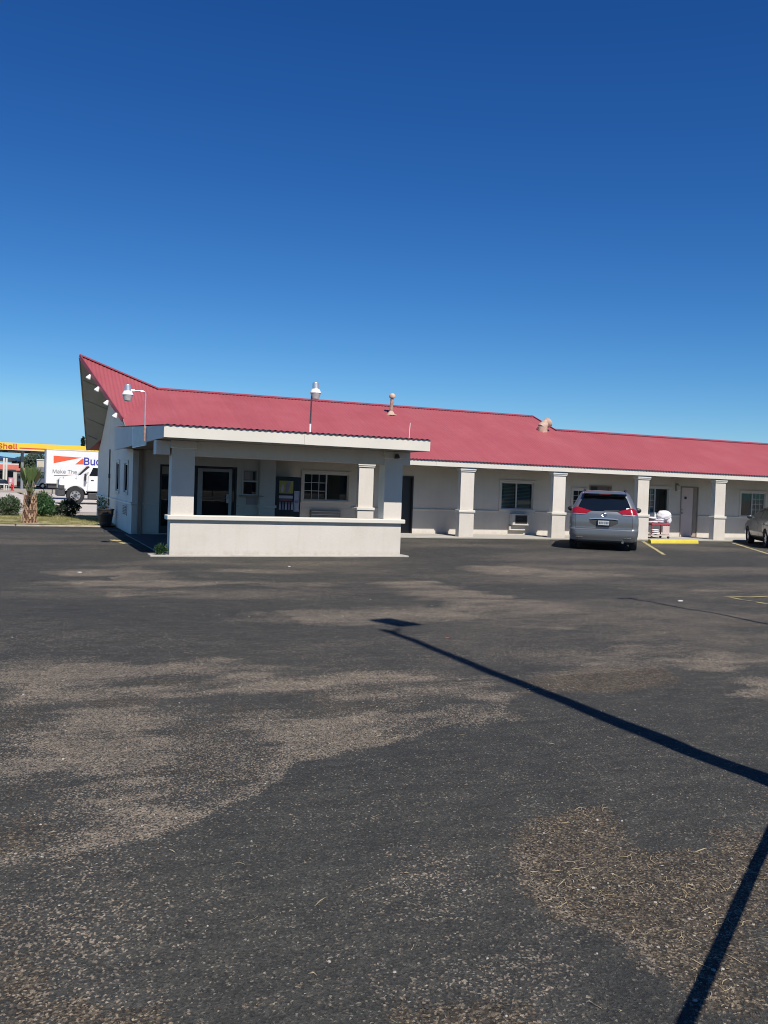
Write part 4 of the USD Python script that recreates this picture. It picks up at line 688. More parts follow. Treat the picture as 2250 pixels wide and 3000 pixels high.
a = thing('air_conditioner', 'wide beige wall heater grille under the porch window', 'air conditioner', (6.49, WY, .36), 0, 'wall air conditioners')
part(a, 'case', bx(-.52, .52, -.10, -.007, 0, .42, .01), 'grille_tan')
for k in range(8): part(a, 'slat', bx(-.49, .49, -.118, -.101, .03 + .047 * k, .055 + .047 * k), 'ac_case' if k % 2 else 'grille_tan')

# vending machine
v = thing('vending_machine', 'dark drinks vending machine with yellow picture panel in the porch', 'vending machine', (4.942, 8.2, .05)); W = .45
part(v, 'case', cat_(bx(-W, W, .02, .70, .06, 1.79, .015), bx(-W, W, 0, .019, .08, 1.78)), 'navy_case'); part(v, 'plinth', bx(-W + .03, W - .03, .04, .68, 0, .06), 'black_plastic')
part(v, 'picture_panel', bx(-.26, .20, -.012, -.001, 1.26, 1.66), 'ad_yellow')
part(v, 'picture_figure', prism([(-.06, 1.30), (.02, 1.28), (.07, 1.42), (.09, 1.60), (.03, 1.64), (-.04, 1.56), (-.02, 1.44)], .006, 'xz', -.019), 'ad_lilac'); part(v, 'picture_figure', prism([(-.20, 1.30), (-.13, 1.30), (-.10, 1.45), (-.16, 1.56), (-.22, 1.42)], .006, 'xz', -.019), 'ad_white')
for k in range(5):
    x = -.22 + .10 * k
    part(v, 'bottle_picture', prism([(x - .03, .74), (x + .03, .74), (x + .03, .88), (x + .012, .95), (x + .012, .99), (x - .012, .99), (x - .012, .95), (x - .03, .88)], .006, 'xz', -.009), 'ad_white' if k % 2 == 0 else 'ad_lilac')
part(v, 'picture_band', bx(-.26, .20, -.009, -.001, 1.10, 1.19), 'ad_white'); part(v, 'picture_band', bx(-.24, .18, -.009, -.001, 1.02, 1.08), 'ad_red')
part(v, 'selection_frame', tri(man(bx(.235, .41, -.02, -.001, .69, 1.35)) - man(bx(.25, .395, -.03, -.01, .705, 1.335))), 'ad_white')
for k in range(5): part(v, 'button', bx(.265, .38, -.018, -.008, .72 + .12 * k, .81 + .12 * k, .003), 'ad_white' if k != 2 else 'ad_lilac')
part(v, 'dispenser', bx(-.26, .10, -.006, -.001, .28, .52), 'black_plastic')

# planter barrel with plant; weeds
def leaf_cloud(n, seed, centre, radii, size, up=.2, hollow=.35):
    r = np.random.default_rng(seed); d = r.normal(size=(n, 3)); d /= np.linalg.norm(d, axis=1, keepdims=True); rad = hollow + (1 - hollow) * r.random(n) ** .5
    lump = 1 + .55 * (meshkit.fbm(d * 2.1 + seed) - .5) * 2; p = d * (rad * lump)[:, None] * np.array(radii) + np.array(centre)
    ax = r.normal(size=(n, 3)) + d * .6 + [0, 0, up]; ax /= np.linalg.norm(ax, axis=1, keepdims=True); sd = np.cross(ax, r.normal(size=(n, 3))); sd /= np.linalg.norm(sd, axis=1, keepdims=True)
    L = size * r.uniform(.6, 1.3, n)[:, None]; w = L * .28; m = p + ax * L * .5 + np.cross(ax, sd) * L * .08
    v = np.stack([p, m + sd * w, p + ax * L, m - sd * w], 1).reshape(-1, 3); b = 4 * np.arange(n)[:, None]
    return trimesh.Trimesh(v, np.vstack([b + [0, 1, 2], b + [0, 2, 3]]), process=False)
def twigs(n, seed, base, radii, r0=.012):
    r = np.random.default_rng(seed); out = []
    for k in range(n):
        a = r.uniform(0, 2 * np.pi); e = np.array([math.cos(a) * radii[0] * r.uniform(.3, .85), math.sin(a) * radii[1] * r.uniform(.3, .85), radii[2] * r.uniform(1.0, 1.7)])
        b0 = np.array(base, float); out.append(tube([b0, b0 + e * [.3, .3, .5], b0 + e], [r0, r0 * .7, r0 * .3], 5))
    return cat_(*out)
p = thing('planter', 'dark wooden barrel planter at the foot of the gable wall', 'planter', (-.285, 11.28, .02))
prof = [(0, 0), (.17, 0), (.20, .15), (.235, .35), (.26, .53), (.272, .54), (.272, .57), (.245, .57), (.235, .52), (0, .52)]
part(p, 'barrel', lathe(prof, (0, 0, 0), 22), 'barrel', 35)
for z, r in ((.12, .197), (.40, .247)): part(p, 'hoop', lathe([(r, z - .02), (r + .006, z - .018), (r + .010, z + .018), (r + .004, z + .02)], (0, 0, 0), 22), 'grille_dark')
part(p, 'soil', lathe([(0, .525), (.236, .522)], (0, 0, 0), 18), 'soil')
s = thing('potted_plant', 'small dark leafy plant growing in the barrel planter', 'plant', (-.285, 11.28, .54)); part(s, 'foliage', leaf_cloud(260, 5, (-.10, .05, .20), (.18, .18, .22), .07), 'bush_dark'); part(s, 'stem', twigs(5, 6, (0, 0, 0), (.14, .14, .2), .006), 'bark')
s = thing('weed', 'leafy green weed at the foot of the left porch pillar', 'weed', (-.16, .10, 0)); part(s, 'foliage', leaf_cloud(260, 9, (0, 0, .13), (.15, .13, .15), .05, .3, .1), 'weed_green'); part(s, 'stem', twigs(9, 10, (0, 0, 0), (.16, .14, .18), .004), 'weed_green')
single('drain_cover', cat_(*[bx(-.52 + .012, -.22, 8.5 + .07 * k, 8.54 + .07 * k, .0, .022) for k in range(6)], bx(-.55, -.508, 8.44, 8.96, -.01, .024), bx(-.22, -.185, 8.44, 8.96, -.01, .024)), 'grille_dark', 'small dark drain grate on the asphalt beside the gable', 'drain')

# shrubs on the lawn
def bush(label, loc, radii, leaves, m, seed, size=.07):
    s = thing('bush', label, 'bush', loc, 0, 'bushes on the lawn'); part(s, 'foliage', leaf_cloud(leaves, seed, (0, 0, radii[2] * 1.02), radii, size), m); part(s, 'stem', twigs(14, seed + 1, (0, 0, -.02), radii, .014), 'bark')
bush('dark green bush left of the small palm', (-3.22, 17.2, .03), (.42, .40, .38), 2600, 'bush_olive', 21)
bush('sparse green bush at the far left edge of the lawn', (-3.95, 17.0, .03), (.45, .40, .36), 2400, 'bush_olive', 31)
bush('bright green bush just right of the small palm', (-2.06, 16.9, .03), (.42, .38, .46), 3200, 'bush_green', 41, .08)
bush('low dark bush beside the truck wheel and gable wall', (-1.12, 17.2, .03), (.40, .40, .36), 2600, 'bush_dark', 51)
bush('small ragged bush between the two rounder bushes', (-1.62, 17.6, .03), (.22, .22, .24), 700, 'bush_olive', 61)
# young palm
p = thing('palm_tree', 'young fan palm with a short tan scaly trunk on the lawn', 'palm tree', (-2.585, 11.95, .03))
r = np.random.default_rng(77); H = .93; rad = lambda t: .245 - .06 * t
part(p, 'trunk', lathe([(.0, -.05)] + [(rad(t) * .86, t * H) for t in np.linspace(0, 1, 8)] + [(0, H)], (0, 0, 0), 18), 'leaf_base_dark', 40)
rows = 13
for k in range(rows):
    t = (k + .3) / rows; n = 13
    for i in range(n):
        if r.random() < .05: continue
        a = 2 * np.pi * (i + .5 * (k % 2)) / n + r.normal(0, .06); R_ = rad(t) * .84; w = R_ * 2 * np.pi / n * .62; h = H / rows * r.uniform(1.2, 1.7); o = r.uniform(.025, .06)
        pts = []
        for (u, zz, q) in ((-.5, 0, 0), (.5, 0, 0), (.32, h, o * .8), (-.32, h, o * .8), (-.5, 0, .02), (.5, 0, .02), (.26, h * 1.05, o), (-.26, h * 1.05, o)):
            rr = R_ + q; pts.append((rr * math.cos(a) - u * w * math.sin(a), rr * math.sin(a) + u * w * math.cos(a), t * H + zz + r.normal(0, .004)))
        part(p, 'leaf_base', trimesh.convex.convex_hull(np.array(pts)), 'leaf_base' if r.random() < .75 else 'leaf_base_dark')
def frond(seed, az, tilt, L, spread):
    """A fan frond: stalk from the heart of the crown, then pleated segments fanning from its end."""
    q = np.random.default_rng(seed); d = np.array([math.cos(az) * math.sin(tilt), math.sin(az) * math.sin(tilt), math.cos(tilt)]); b = np.array([0, 0, H - .04]) + d * [.07, .07, .02]
    side = np.cross(d, [0, 0, 1.0]); side /= np.linalg.norm(side) + 1e-9; nrm = np.cross(side, d); e = b + d * L * .42; out = [tube([b, e], [.016, .009], 5)]
    n = 17
    for k in range(n):
        t = (k / (n - 1) - .5) * 2; a = t * spread; dirv = d * math.cos(a) + side * math.sin(a); l = L * .64 * (1 - .28 * t * t) * q.uniform(.85, 1.1); w = .019
        sag = nrm * (-.03 * l) * q.uniform(0, 1.6) + np.array([0, 0, -.04 * l * abs(t)]); ps = np.cross(dirv, nrm); ps /= np.linalg.norm(ps)
        m = e + dirv * l * .55 + nrm * .012 * (-1) ** k; tip = e + dirv * l + sag
        v = np.array([e - ps * .004, e + ps * .004, m + ps * w, m - ps * w, tip]); out.append(trimesh.Trimesh(v, [(0, 1, 2), (0, 2, 3), (3, 2, 4)], process=False))
    return cat_(*out)
for k in range(22):
    t = k / 21; part(p, 'frond', frond(100 + k, k * 2.4, .02 + .44 * t + r.uniform(0, .08), r.uniform(.84, 1.06), r.uniform(.16, .30)), 'palm_green' if k % 6 else 'palm_dry')
for k in range(9): part(p, 'frond', frond(200 + k, k * 2.1 + .4, 1.1 + r.uniform(0, .5), r.uniform(.35, .5), .35), 'palm_dry', label='dry lower frond')

# ------------------------------------------------------------------ things in the parking bays
w = thing('wheel_stop', 'yellow concrete wheel stop in the empty bay by the cart', 'wheel stop', (18.33, 5.72, 0), 2.0)
part(w, 'block', prism([(-.095, -.01), (.095, -.01), (.085, .075), (.05, .135), (-.05, .135), (-.085, .075)], 2.16, 'yz', -1.08), 'yellow_paint', 30)
for x in (-.7, .7): part(w, 'anchor', cyl((x, 0, .13), (x, 0, .14), .022), 'rusty_pipe')
# housekeeping cart with linen
c = thing('housekeeping_cart', 'red framed housekeeping cart standing beside the column', 'cart', (19.32, 7.85, .05))
for x in (-.36, .42):
    for y in (-.22, .22): part(c, 'post', tube([(x, y, .10), (x, y, .62 if x < 0 else .80)], .018, 6), 'cart_red'); part(c, 'caster', cyl((x, y - .02, .045), (x, y + .02, .045), .045), 'black_rubber')
part(c, 'shelf', bx(-.40, .46, -.26, .26, .50, .57, .012), 'cart_red'); part(c, 'shelf', bx(-.40, .46, -.26, .26, .10, .145, .01), 'cart_pale')
part(c, 'side_panel', bx(.12, .44, -.255, -.235, .16, .47, .008), 'cart_pale'); part(c, 'handle', tube([(.42, -.22, .80), (.47, -.2, .84), (.47, .2, .84), (.42, .22, .80)], .015, 6), 'cart_red')
def soft(c0, r0, seed, amp=.12):
    m = trimesh.creation.icosphere(3); v = np.array(m.vertices); v = v * (1 + amp * (fbm(v * 1.9 + seed) + .5 * fbm(v * 4.3 + seed)))[:, None]
    return trimesh.Trimesh(v * np.array(r0) + np.array(c0), m.faces, process=False)
b = thing('laundry_bag', 'big white stuffed laundry bag on top of the cart', 'bag', (19.62, 7.80, .62)); part(b, 'bag', soft((0, 0, .27), (.30, .24, .22), 3, .16), 'linen', True); part(b, 'hanging_corner', soft((.14, -.12, .12), (.12, .10, .16), 9, .2), 'linen', True)
b = thing('folded_linen', 'pinkish heap of folded linen on the upper shelf of the cart', 'linen', (19.18, 7.82, .62))
for k, (x, y, z, rx, rz) in enumerate(((-.06, 0, .04, .22, .05), (-.05, .02, .12, .20, .05), (-.1, -.02, .19, .15, .05), (.22, -.06, .05, .14, .06), (.24, -.04, .13, .12, .05))): part(b, 'sheet', soft((x, y, z), (rx, .2, rz), 20 + k, .1), 'linen_pink' if k % 2 else 'linen', True)
b = thing('spray_bottle', 'small white spray bottle standing on the folded linen', 'bottle', (19.13, 7.70, .85)); part(b, 'body', lathe([(0, 0), (.035, 0), (.038, .09), (.015, .12), (.014, .14), (0, .14)], (0, 0, 0), 12), 'bottle_white', 40); part(b, 'trigger', bx(-.045, .02, -.012, .012, .14, .165, .004), 'bottle_white')
TG = 'folded white towels on the lower cart shelf'
for k in range(3): single('folded_towel', soft((19.12 + .01 * k, 7.72, .235 + .065 * k), (.19, .17, .036), 40 + k, .06), 'linen', ('lowest', 'middle', 'topmost')[k] + ' folded white towel on the lower cart shelf', 'towel', TG, smooth=True)

# ------------------------------------------------------------------ vehicles
def ring(xr, xf, hw, rr, rf, bow):
    """A car's outline at one height, from the rear right corner round to the rear left: x forward, y left."""
    pts = []
    def corner(cx, cy, rx, ry, a0, a1, n=9):
        for k in range(n):
            a = a0 + (a1 - a0) * k / (n - 1); pts.append((cx + rx * math.cos(a), cy + ry * math.sin(a)))
    P_ = math.pi
    corner(xr + rr, -hw + rr, rr, rr, P_, 1.5 * P_)
    for t in np.linspace(0, 1, 22)[1:-1]: pts.append((xr + rr + (xf - rf - xr - rr) * t, -hw))
    corner(xf - rf, -hw + rf * .7, rf, rf * .7, 1.5 * P_, 2 * P_)
    for t in np.linspace(0, 1, 8)[1:-1]: pts.append((xf, (-hw + rf * .7) * (1 - 2 * t)))
    corner(xf - rf, hw - rf * .7, rf, rf * .7, 0, .5 * P_)
    for t in np.linspace(0, 1, 22)[1:-1]: pts.append((xf - rf + (xr + rr - xf + rf) * t, hw))
    corner(xr + rr, hw - rr, rr, rr, .5 * P_, P_)
    for t in np.linspace(0, 1, 14)[1:-1]: pts.append((xr, (hw - rr) * (1 - 2 * t)))
    q = np.array(pts); mid = (xr + xf) / 2; w = np.clip((mid - q[:, 0]) / (mid - xr), 0, 1) ** 4; q[:, 0] += bow * (q[:, 1] / hw) ** 2 * w
    return q
class Body:
    def __init__(self, rows, bow=.05):
        self.rows, self.bow = np.array(rows, float), bow
    def at(self, z): return [np.interp(z, self.rows[:, 0], self.rows[:, k]) for k in range(1, 6)]
    def mesh(self, per=3):
        zs = np.concatenate([np.linspace(a, b, per, endpoint=False) for a, b in zip(self.rows[:-1, 0], self.rows[1:, 0])] + [[self.rows[-1, 0]]])
        R_ = [ring(*self.at(z), self.bow) for z in zs]; n = len(R_[0]); v = np.vstack([np.column_stack([q, np.full(n, z)]) for q, z in zip(R_, zs)]); f = []
        for k in range(len(zs) - 1):
            for i in range(n):
                j = (i + 1) % n; f += [(k * n + i, k * n + j, k * n + n + j), (k * n + i, k * n + n + j, k * n + n + i)]
        N = len(v); v = np.vstack([v, [[R_[0][:, 0].mean(), 0, zs[0]], [R_[-1][:, 0].mean(), 0, zs[-1] + .012]]])
        for i in range(n):
            j = (i + 1) % n; f += [(N, j, i), (N + 1, (len(zs) - 1) * n + i, (len(zs) - 1) * n + j)]
        return trimesh.Trimesh(v, f, process=False)
    def rear_x(self, y, z):
        xr, xf, hw, rr, rf = self.at(z); y = min(abs(y), hw - .002); x = xr + self.bow * (y / hw) ** 2
        if y > hw - rr: x += rr - math.sqrt(max(0, rr * rr - (y - hw + rr) ** 2))
        return x
    def front_x(self, y, z):
        xr, xf, hw, rr, rf = self.at(z); y = min(abs(y), hw - .002); ry = rf * .7; x = xf
        if y > hw - ry: x -= rf * (1 - math.sqrt(max(0, 1 - ((y - hw + ry) / ry) ** 2)))
        return x
    def patch(self, y0, y1, lo, hi, off=.006, n=14, m=5, front=False, thick=.01):
        """A panel lying on the tail (or nose) between the curves z = lo(y) and hi(y)."""
        g, h = [], []
        for i in range(n):
            y = y0 + (y1 - y0) * i / (n - 1)
            for j in range(m):
                z = lo(y) + (hi(y) - lo(y)) * j / (m - 1); x = self.front_x(y, z) + off if front else self.rear_x(y, z) - off
                g.append((x, y, z)); h.append((x - thick if front else x + thick, y, z))
        return shell(g, h, n, m, (y1 > y0) != front)
    def side(self, s, xs, lo, hi, off=.005, m=5, thick=.01):
        g, h = [], []
        for x in xs:
            for j in range(m):
                z = lo(x) + (hi(x) - lo(x)) * j / (m - 1); hw = self.at(z)[2]; g.append((x, s * (hw + off), z)); h.append((x, s * (hw + off - thick), z))
        return shell(g, h, len(xs), m, s > 0)
def shell(g, h, n, m, flip):
    v = np.array(g + h); f = []; N = n * m
    def quad(a, b, c, d): f.extend([(a, b, c), (a, c, d)])
    for i in range(n - 1):
        for j in range(m - 1):
            a = i * m + j; quad(a, a + 1, a + m + 1, a + m); quad(N + a, N + a + m, N + a + m + 1, N + a + 1)
    for i in range(n - 1):
        a = i * m; quad(a, a + m, N + a + m, N + a); a += m - 1; quad(a, N + a, N + a + m, a + m)
    for j in range(m - 1):
        a = j; quad(a, N + a, N + a + 1, a + 1); a += (n - 1) * m; quad(a, a + 1, N + a + 1, N + a)
    f = np.array(f); return trimesh.Trimesh(v, f[:, ::-1] if not flip else f, process=False)
def wheel(car, x, y, r, w, s, spokes=7):
    t = part(car, 'wheel', place(lathe([(r * .62, -w / 2), (r * .93, -w / 2), (r, -w * .36), (r, w * .36), (r * .93, w / 2), (r * .62, w / 2), (r * .62, -w / 2)], n=32).apply_transform(trimesh.transformations.rotation_matrix(math.pi / 2, (1, 0, 0))), loc=(x, y, r)), 'black_rubber', 40)
    e = y + s * w * .40; rim = [cyl((x, e - s * .05, r), (x, e - s * .02, r), r * .63, n=28), cyl((x, e - s * .04, r), (x, e + s * .012, r), r * .16, n=14)]
    for k in range(spokes):
        a = 2 * np.pi * k / spokes; c0, s0 = math.cos(a), math.sin(a); q = []
        for rr, ww in ((r * .12, r * .10), (r * .60, r * .075)):
            for d in (-1, 1):
                for yy in (e - s * .02, e + s * .004): q.append((x + rr * c0 - d * ww * s0, yy, r + rr * s0 + d * ww * c0))
        rim.append(trimesh.convex.convex_hull(np.array(q)))
    part(t, 'rim', cat_(*rim[1:]), 'rim_silver'); part(t, 'disc', rim[0], 'underbody')
def cut_arches(m, axles, r, hw):
    k = man(m)
    for x in axles:
        for s in (-1, 1): k = k - man(cyl((x, s * (hw - .26), r * .93), (x, s * (hw + .2), r * .93), r * 1.14, n=40))
    return tri(k)

# the silver minivan, seen from behind
VAN = Body([(.24, .16, 4.95, .84, .20, .4), (.30, .05, 5.05, .94, .24, .6), (.44, .0, 5.085, .975, .24, .7), (.58, .0, 5.07, .985, .22, .7), (.615, .012, 5.06, .985, .20, .7), (.64, .055, 5.04, .98, .17, .7), (.80, .045, 5.0, .985, .18, .75),
            (.93, .05, 4.88, .98, .18, .8), (1.0, .06, 4.6, .968, .18, .8), (1.07, .075, 4.15, .95, .18, .7), (1.20, .13, 3.95, .915, .18, .6), (1.40, .26, 3.62, .825, .18, .5), (1.58, .38, 3.25, .735, .18, .45), (1.66, .42, 3.05, .69, .2, .4), (1.71, .52, 2.8, .61, .25, .4), (1.74, .75, 2.5, .46, .22, .3)])
VANROT = 90 - 36.7
h = np.array([math.sin(math.radians(36.7)), math.cos(math.radians(36.7))])
van = thing('minivan', 'silver grey minivan parked nose in beside the columns, seen from behind', 'minivan', (13.26 - h[0] * .97, 2.94 - h[1] * .97, .0), VANROT)
part(van, 'body', cut_arches(VAN.mesh(), (.97, 4.0), .345, .98), 'van_paint', 40)
for x in (.97, 4.0):
    for s in (-1, 1): wheel(van, x, s * .86, .345, .225, s)
part(van, 'underbody', bx(.25, 4.8, -.80, .80, .19, .42), 'underbody')
part(van, 'rear_window', VAN.patch(-.80, .80, lambda y: 1.145 + .03 * (1 - (y / .8) ** 2) * 0 + .05 * max(0, abs(y) - .55), lambda y: min(1.585, 1.585 - max(0, abs(y) - .60) * 2.35 + .0), n=30, m=9), 'car_glass', 40)
for s in (-1, 1):
    part(van, 'tail_light', VAN.patch(s * .38, s * .935, lambda y: 1.145 - .075 * min(1, (abs(y) - .38) / .13) - .0 * abs(y), lambda y: 1.15 + .10 * min(1, (abs(y) - .38) / .36) - .08 * max(0, (abs(y) - .82) / .115), .014, 22, 5, thick=.03), 'tail_red', 40, label='red tail light')
    part(van, 'light_trim', VAN.patch(s * .52, s * .90, lambda y: 1.035, lambda y: 1.062, .012, 10, 3, thick=.02), 'rim_silver')
    m = part(van, 'mirror', soft((3.42, s * 1.045, 1.14), (.09, .125, .085), 5, .04), 'black_plastic', True); part(m, 'mirror_arm', bx(3.38, 3.46, s * .90, s * 1.0, 1.07, 1.12, .01), 'black_plastic')
    part(van, 'reflector', VAN.patch(s * .58, s * .78, lambda y: .36, lambda y: .385, .008, 5, 2), 'chrome')
    part(van, 'roof_rail', tube([(.75, s * .60, 1.70), (.82, s * .60, 1.765), (2.6, s * .60, 1.775), (2.7, s * .60, 1.71)], .02), 'black_plastic', 40)
    part(van, 'side_window', VAN.side(s, np.linspace(.55, 3.35, 18), lambda x: 1.12, lambda x: 1.12 + .42 * min(1, max(.05, (x - .45) / .35), max(.05, (3.75 - x) / .8)), m=6), 'car_glass', 40)
    part(van, 'door_handle', VAN.side(s, np.linspace(2.35, 2.55, 4), lambda x: .98, lambda x: 1.005, .02, 2, .02), 'van_paint')
part(van, 'spoiler', trimesh.convex.convex_hull(np.array([(x, y, z) for x, y, z in ((.24, -.60, 1.655), (.24, .60, 1.655), (.27, -.60, 1.625), (.27, .60, 1.625), (.62, -.62, 1.70), (.62, .62, 1.70), (.5, -.64, 1.64), (.5, .64, 1.64))])), 'van_paint')
part(van, 'spoiler_slot', VAN.patch(-.56, .56, lambda y: 1.598, lambda y: 1.622, .010, 10, 2), 'black_plastic'); part(van, 'brake_light', bx(.232, .242, -.16, .16, 1.636, 1.652), 'tail_red')
part(van, 'windscreen', VAN.patch(-.68, .68, lambda y: 1.12, lambda y: 1.58, .008, 16, 6, True), 'car_glass', 40)
part(van, 'plate_recess', VAN.patch(-.40, .40, lambda y: .70 + .10 * max(0, (abs(y) - .20) / .2), lambda y: .915, .002, 12, 4, thick=.004), 'grille_dark', 40)
part(van, 'garnish', VAN.patch(-.40, .40, lambda y: .917 - .02 * (y / .4) ** 2, lambda y: .945 - .02 * (y / .4) ** 2, .022, 14, 3, thick=.02), 'rim_silver', 40)
pl = part(van, 'licence_plate', bx(.012, .022, -.165, .165, .735, .885, .003), 'plate_white'); part(pl, 'plate_frame', tri(man(bx(.008, .026, -.18, .18, .72, .90)) - man(bx(0, .05, -.155, .155, .745, .875))), 'black_plastic')
for k, y in enumerate((.115, .07, .025, -.035, -.08, -.122)): part(pl, 'plate_mark', bx(.006, .0115, y - .014, y + .014, .775, .845) if k % 2 else cat_(bx(.006, .0115, y - .016, y - .006, .775, .845), bx(.006, .0115, y + .004, y + .014, .775, .845), bx(.0065, .011, y - .006, y + .004, .80, .815)), 'plate_ink')
part(van, 'tailgate_seam', VAN.patch(-.80, .80, lambda y: .632, lambda y: .645, .003, 20, 2, thick=.004), 'black_plastic'); part(van, 'bumper_highlight', VAN.patch(-.80, .80, lambda y: .596, lambda y: .612, .006, 20, 2), 'van_paint')
for s in (-1, 1): part(van, 'tailgate_seam', VAN.patch(s * .80, s * .808, lambda y: .64, lambda y: 1.06, .003, 2, 6, thick=.004), 'black_plastic')
def oval(a, b, cx, cz, r=.008, n=28, x=0.0):
    t = np.linspace(0, 2 * np.pi, n + 1); return tube([(x, cx + a * math.cos(q), cz + b * math.sin(q)) for q in t], r, 6)
part(van, 'emblem', cat_(oval(.075, .05, 0, 1.045, x=.055), oval(.026, .047, 0, 1.045, .006, x=.052), oval(.052, .018, 0, 1.065, .006, x=.052)), 'chrome', 40)
part(van, 'wiper', tube([(.10, 0, 1.15), (.118, -.18, 1.17), (.135, -.42, 1.185)], .009, 6), 'black_plastic'); part(van, 'sticker', VAN.patch(-.70, -.62, lambda y: 1.20, lambda y: 1.26, .010, 4, 3), 'lamp_white')
part(van, 'tail_pipe', cyl((.06, -.55, .26), (.4, -.55, .27), .035), 'chrome')
# the grey green sedan at the right edge
def sedan(name, label, cat, loc, rot, paint, rows, wb=2.75, rear=1.0, r=.32, hw=.89, sd=True):
    B = Body(rows); c = thing(name, label, cat, loc, rot)
    part(c, 'body', cut_arches(B.mesh(), (rear, rear + wb), r, hw), paint, 40)
    for x in (rear, rear + wb):
        for s in (-1, 1): wheel(c, x, s * (hw - .12), r, .21, s)
    part(c, 'underbody', bx(.25, rows[2][2] - .3, -hw + .18, hw - .18, .16, .4), 'underbody'); return B, c
SR = [(.20, .2, 4.55, .74, .25, .45), (.30, .04, 4.72, .84, .25, .5), (.50, .0, 4.78, .885, .25, .55), (.70, .02, 4.74, .885, .25, .6), (.84, .07, 4.45, .87, .25, .6), (.93, .12, 3.9, .845, .25, .6), (.97, .28, 3.55, .82, .25, .55), (.995, .75, 3.50, .80, .25, .5), (1.05, .92, 3.38, .775, .25, .5), (1.25, 1.28, 2.98, .69, .25, .45), (1.36, 1.52, 2.68, .63, .25, .4), (1.42, 1.80, 2.35, .50, .22, .3)]
hd = 33.5; h = np.array([math.sin(math.radians(hd)), math.cos(math.radians(hd))]); lft = np.array([-h[1], h[0]]); ax = np.array([20.8, 4.0]) - lft * .87
SB, car = sedan('sedan', 'grey green sedan parked at the right edge beside the white stripe', 'car', (*(ax - h * 1.0), 0), 90 - hd, 'sedan_paint', SR)
for s in (-1, 1):
    part(car, 'side_window', SB.side(s, np.linspace(1.05, 2.05, 10), lambda x: 1.0, lambda x: 1.0 + .33 * min(1, (x - .95) / .55), m=5), 'car_glass', 40); part(car, 'side_window', SB.side(s, np.linspace(2.12, 3.3, 10), lambda x: 1.0, lambda x: 1.0 + .33 * min(1, (3.42 - x) / .75), m=5), 'car_glass', 40)
    m = part(car, 'mirror', soft((3.02, s * .98, 1.0), (.06, .10, .07), 5, .04), 'sedan_paint', True)
    part(car, 'door_handle', SB.side(s, np.linspace(2.2, 2.4, 4), lambda x: .80, lambda x: .825, .022, 2, .02), 'sedan_paint'); part(car, 'door_handle', SB.side(s, np.linspace(1.25, 1.45, 4), lambda x: .80, lambda x: .825, .022, 2, .02), 'sedan_paint')
    for x in (2.09, 3.22, 1.25): part(car, 'door_seam', SB.side(s, np.array([x - .006, x + .006]), lambda x: .30, lambda x: .98, .003, 6, .004), 'black_plastic')
    part(car, 'tail_light', SB.patch(s * .45, s * .86, lambda y: .68, lambda y: .84, .012, 8, 3, thick=.02), 'tail_red', 40); part(car, 'headlight', SB.patch(s * .45, s * .80, lambda y: .60, lambda y: .74, .012, 8, 3, True, .02), 'chrome', 40)
    part(car, 'side_moulding', SB.side(s, np.linspace(1.4, 3.3, 8), lambda x: .47, lambda x: .53, .014, 3, .02), 'sedan_paint')
part(car, 'rear_window', SB.patch(-.62, .62, lambda y: 1.03, lambda y: 1.34, .008, 14, 5), 'car_glass', 40); part(car, 'windscreen', SB.patch(-.62, .62, lambda y: 1.0, lambda y: 1.34, .008, 14, 5, True), 'car_glass', 40); part(car, 'licence_plate', bx(-.02, -.008, -.16, .16, .55, .70), 'plate_white')

# ------------------------------------------------------------------ street side: trucks, fuel station and what lies behind
def truck_wheel(t, x, y, r, w):
    """A dual-tyred truck wheel whose face looks towards -y."""
    k = part(t, 'wheel', place(lathe([(r * .56, -w / 2), (r * .62, -w / 2), (r * .95, -w / 2), (r, -w * .38), (r, w * .38), (r * .95, w / 2), (r * .56, w / 2), (r * .56, -w / 2)], n=36).apply_transform(trimesh.transformations.rotation_matrix(math.pi / 2, (1, 0, 0))), loc=(x, y + w / 2, r)), 'black_rubber', 40)
    d = man(cyl((x, y + .05, r), (x, y + .08, r), r * .58, n=30))
    for i in range(6):
        a = 2 * np.pi * i / 6 + .3; d = d - man(cyl((x + r * .40 * math.cos(a), y, r + r * .40 * math.sin(a)), (x + r * .40 * math.cos(a), y + .2, r + r * .40 * math.sin(a)), r * .085, n=10))
    part(k, 'rim', cat_(tri(d), lathe([(r * .57, .0), (r * .60, -.03), (r * .62, -.02), (r * .58, .05)], n=30).apply_transform(trimesh.transformations.rotation_matrix(math.pi / 2, (1, 0, 0))).apply_translation((x, y + .05, r))), 'rim_silver', 40)
    part(k, 'hub', cat_(cyl((x, y - .02, r), (x, y + .06, r), r * .19, n=16), *[cyl((x + r * .25 * math.cos(a), y + .01, r + r * .25 * math.sin(a)), (x + r * .25 * math.cos(a), y + .06, r + r * .25 * math.sin(a)), .018, n=6) for a in np.linspace(0, 2 * np.pi, 9)[:-1]]), 'grille_dark', 40)
    part(k, 'backing', cyl((x, y + .10, r), (x, y + .14, r), r * .58, n=24), 'underbody')
YT = 36.2
tb = thing('truck', 'white bonneted truck cab standing nearest on the street, facing left', 'truck', (0, 0, -.035))
prof = [(-.66, .90), (-.69, 1.20), (-.66, 1.46), (-.56, 1.55), (-.33, 1.64), (.0, 1.70), (.34, 1.755), (.88, 2.26), (1.0, 2.31), (1.4, 2.335), (2.55, 2.33), (2.62, 2.24), (2.62, .76), (.92, .76)]
prof += [(.243 + .60 * math.cos(a), .49 + .60 * math.sin(a)) for a in np.linspace(.42, math.pi - .60, 14)] + [(-.36, .86)]
P_ = sg.Polygon(prof).buffer(0); inner = P_.buffer(-.06)
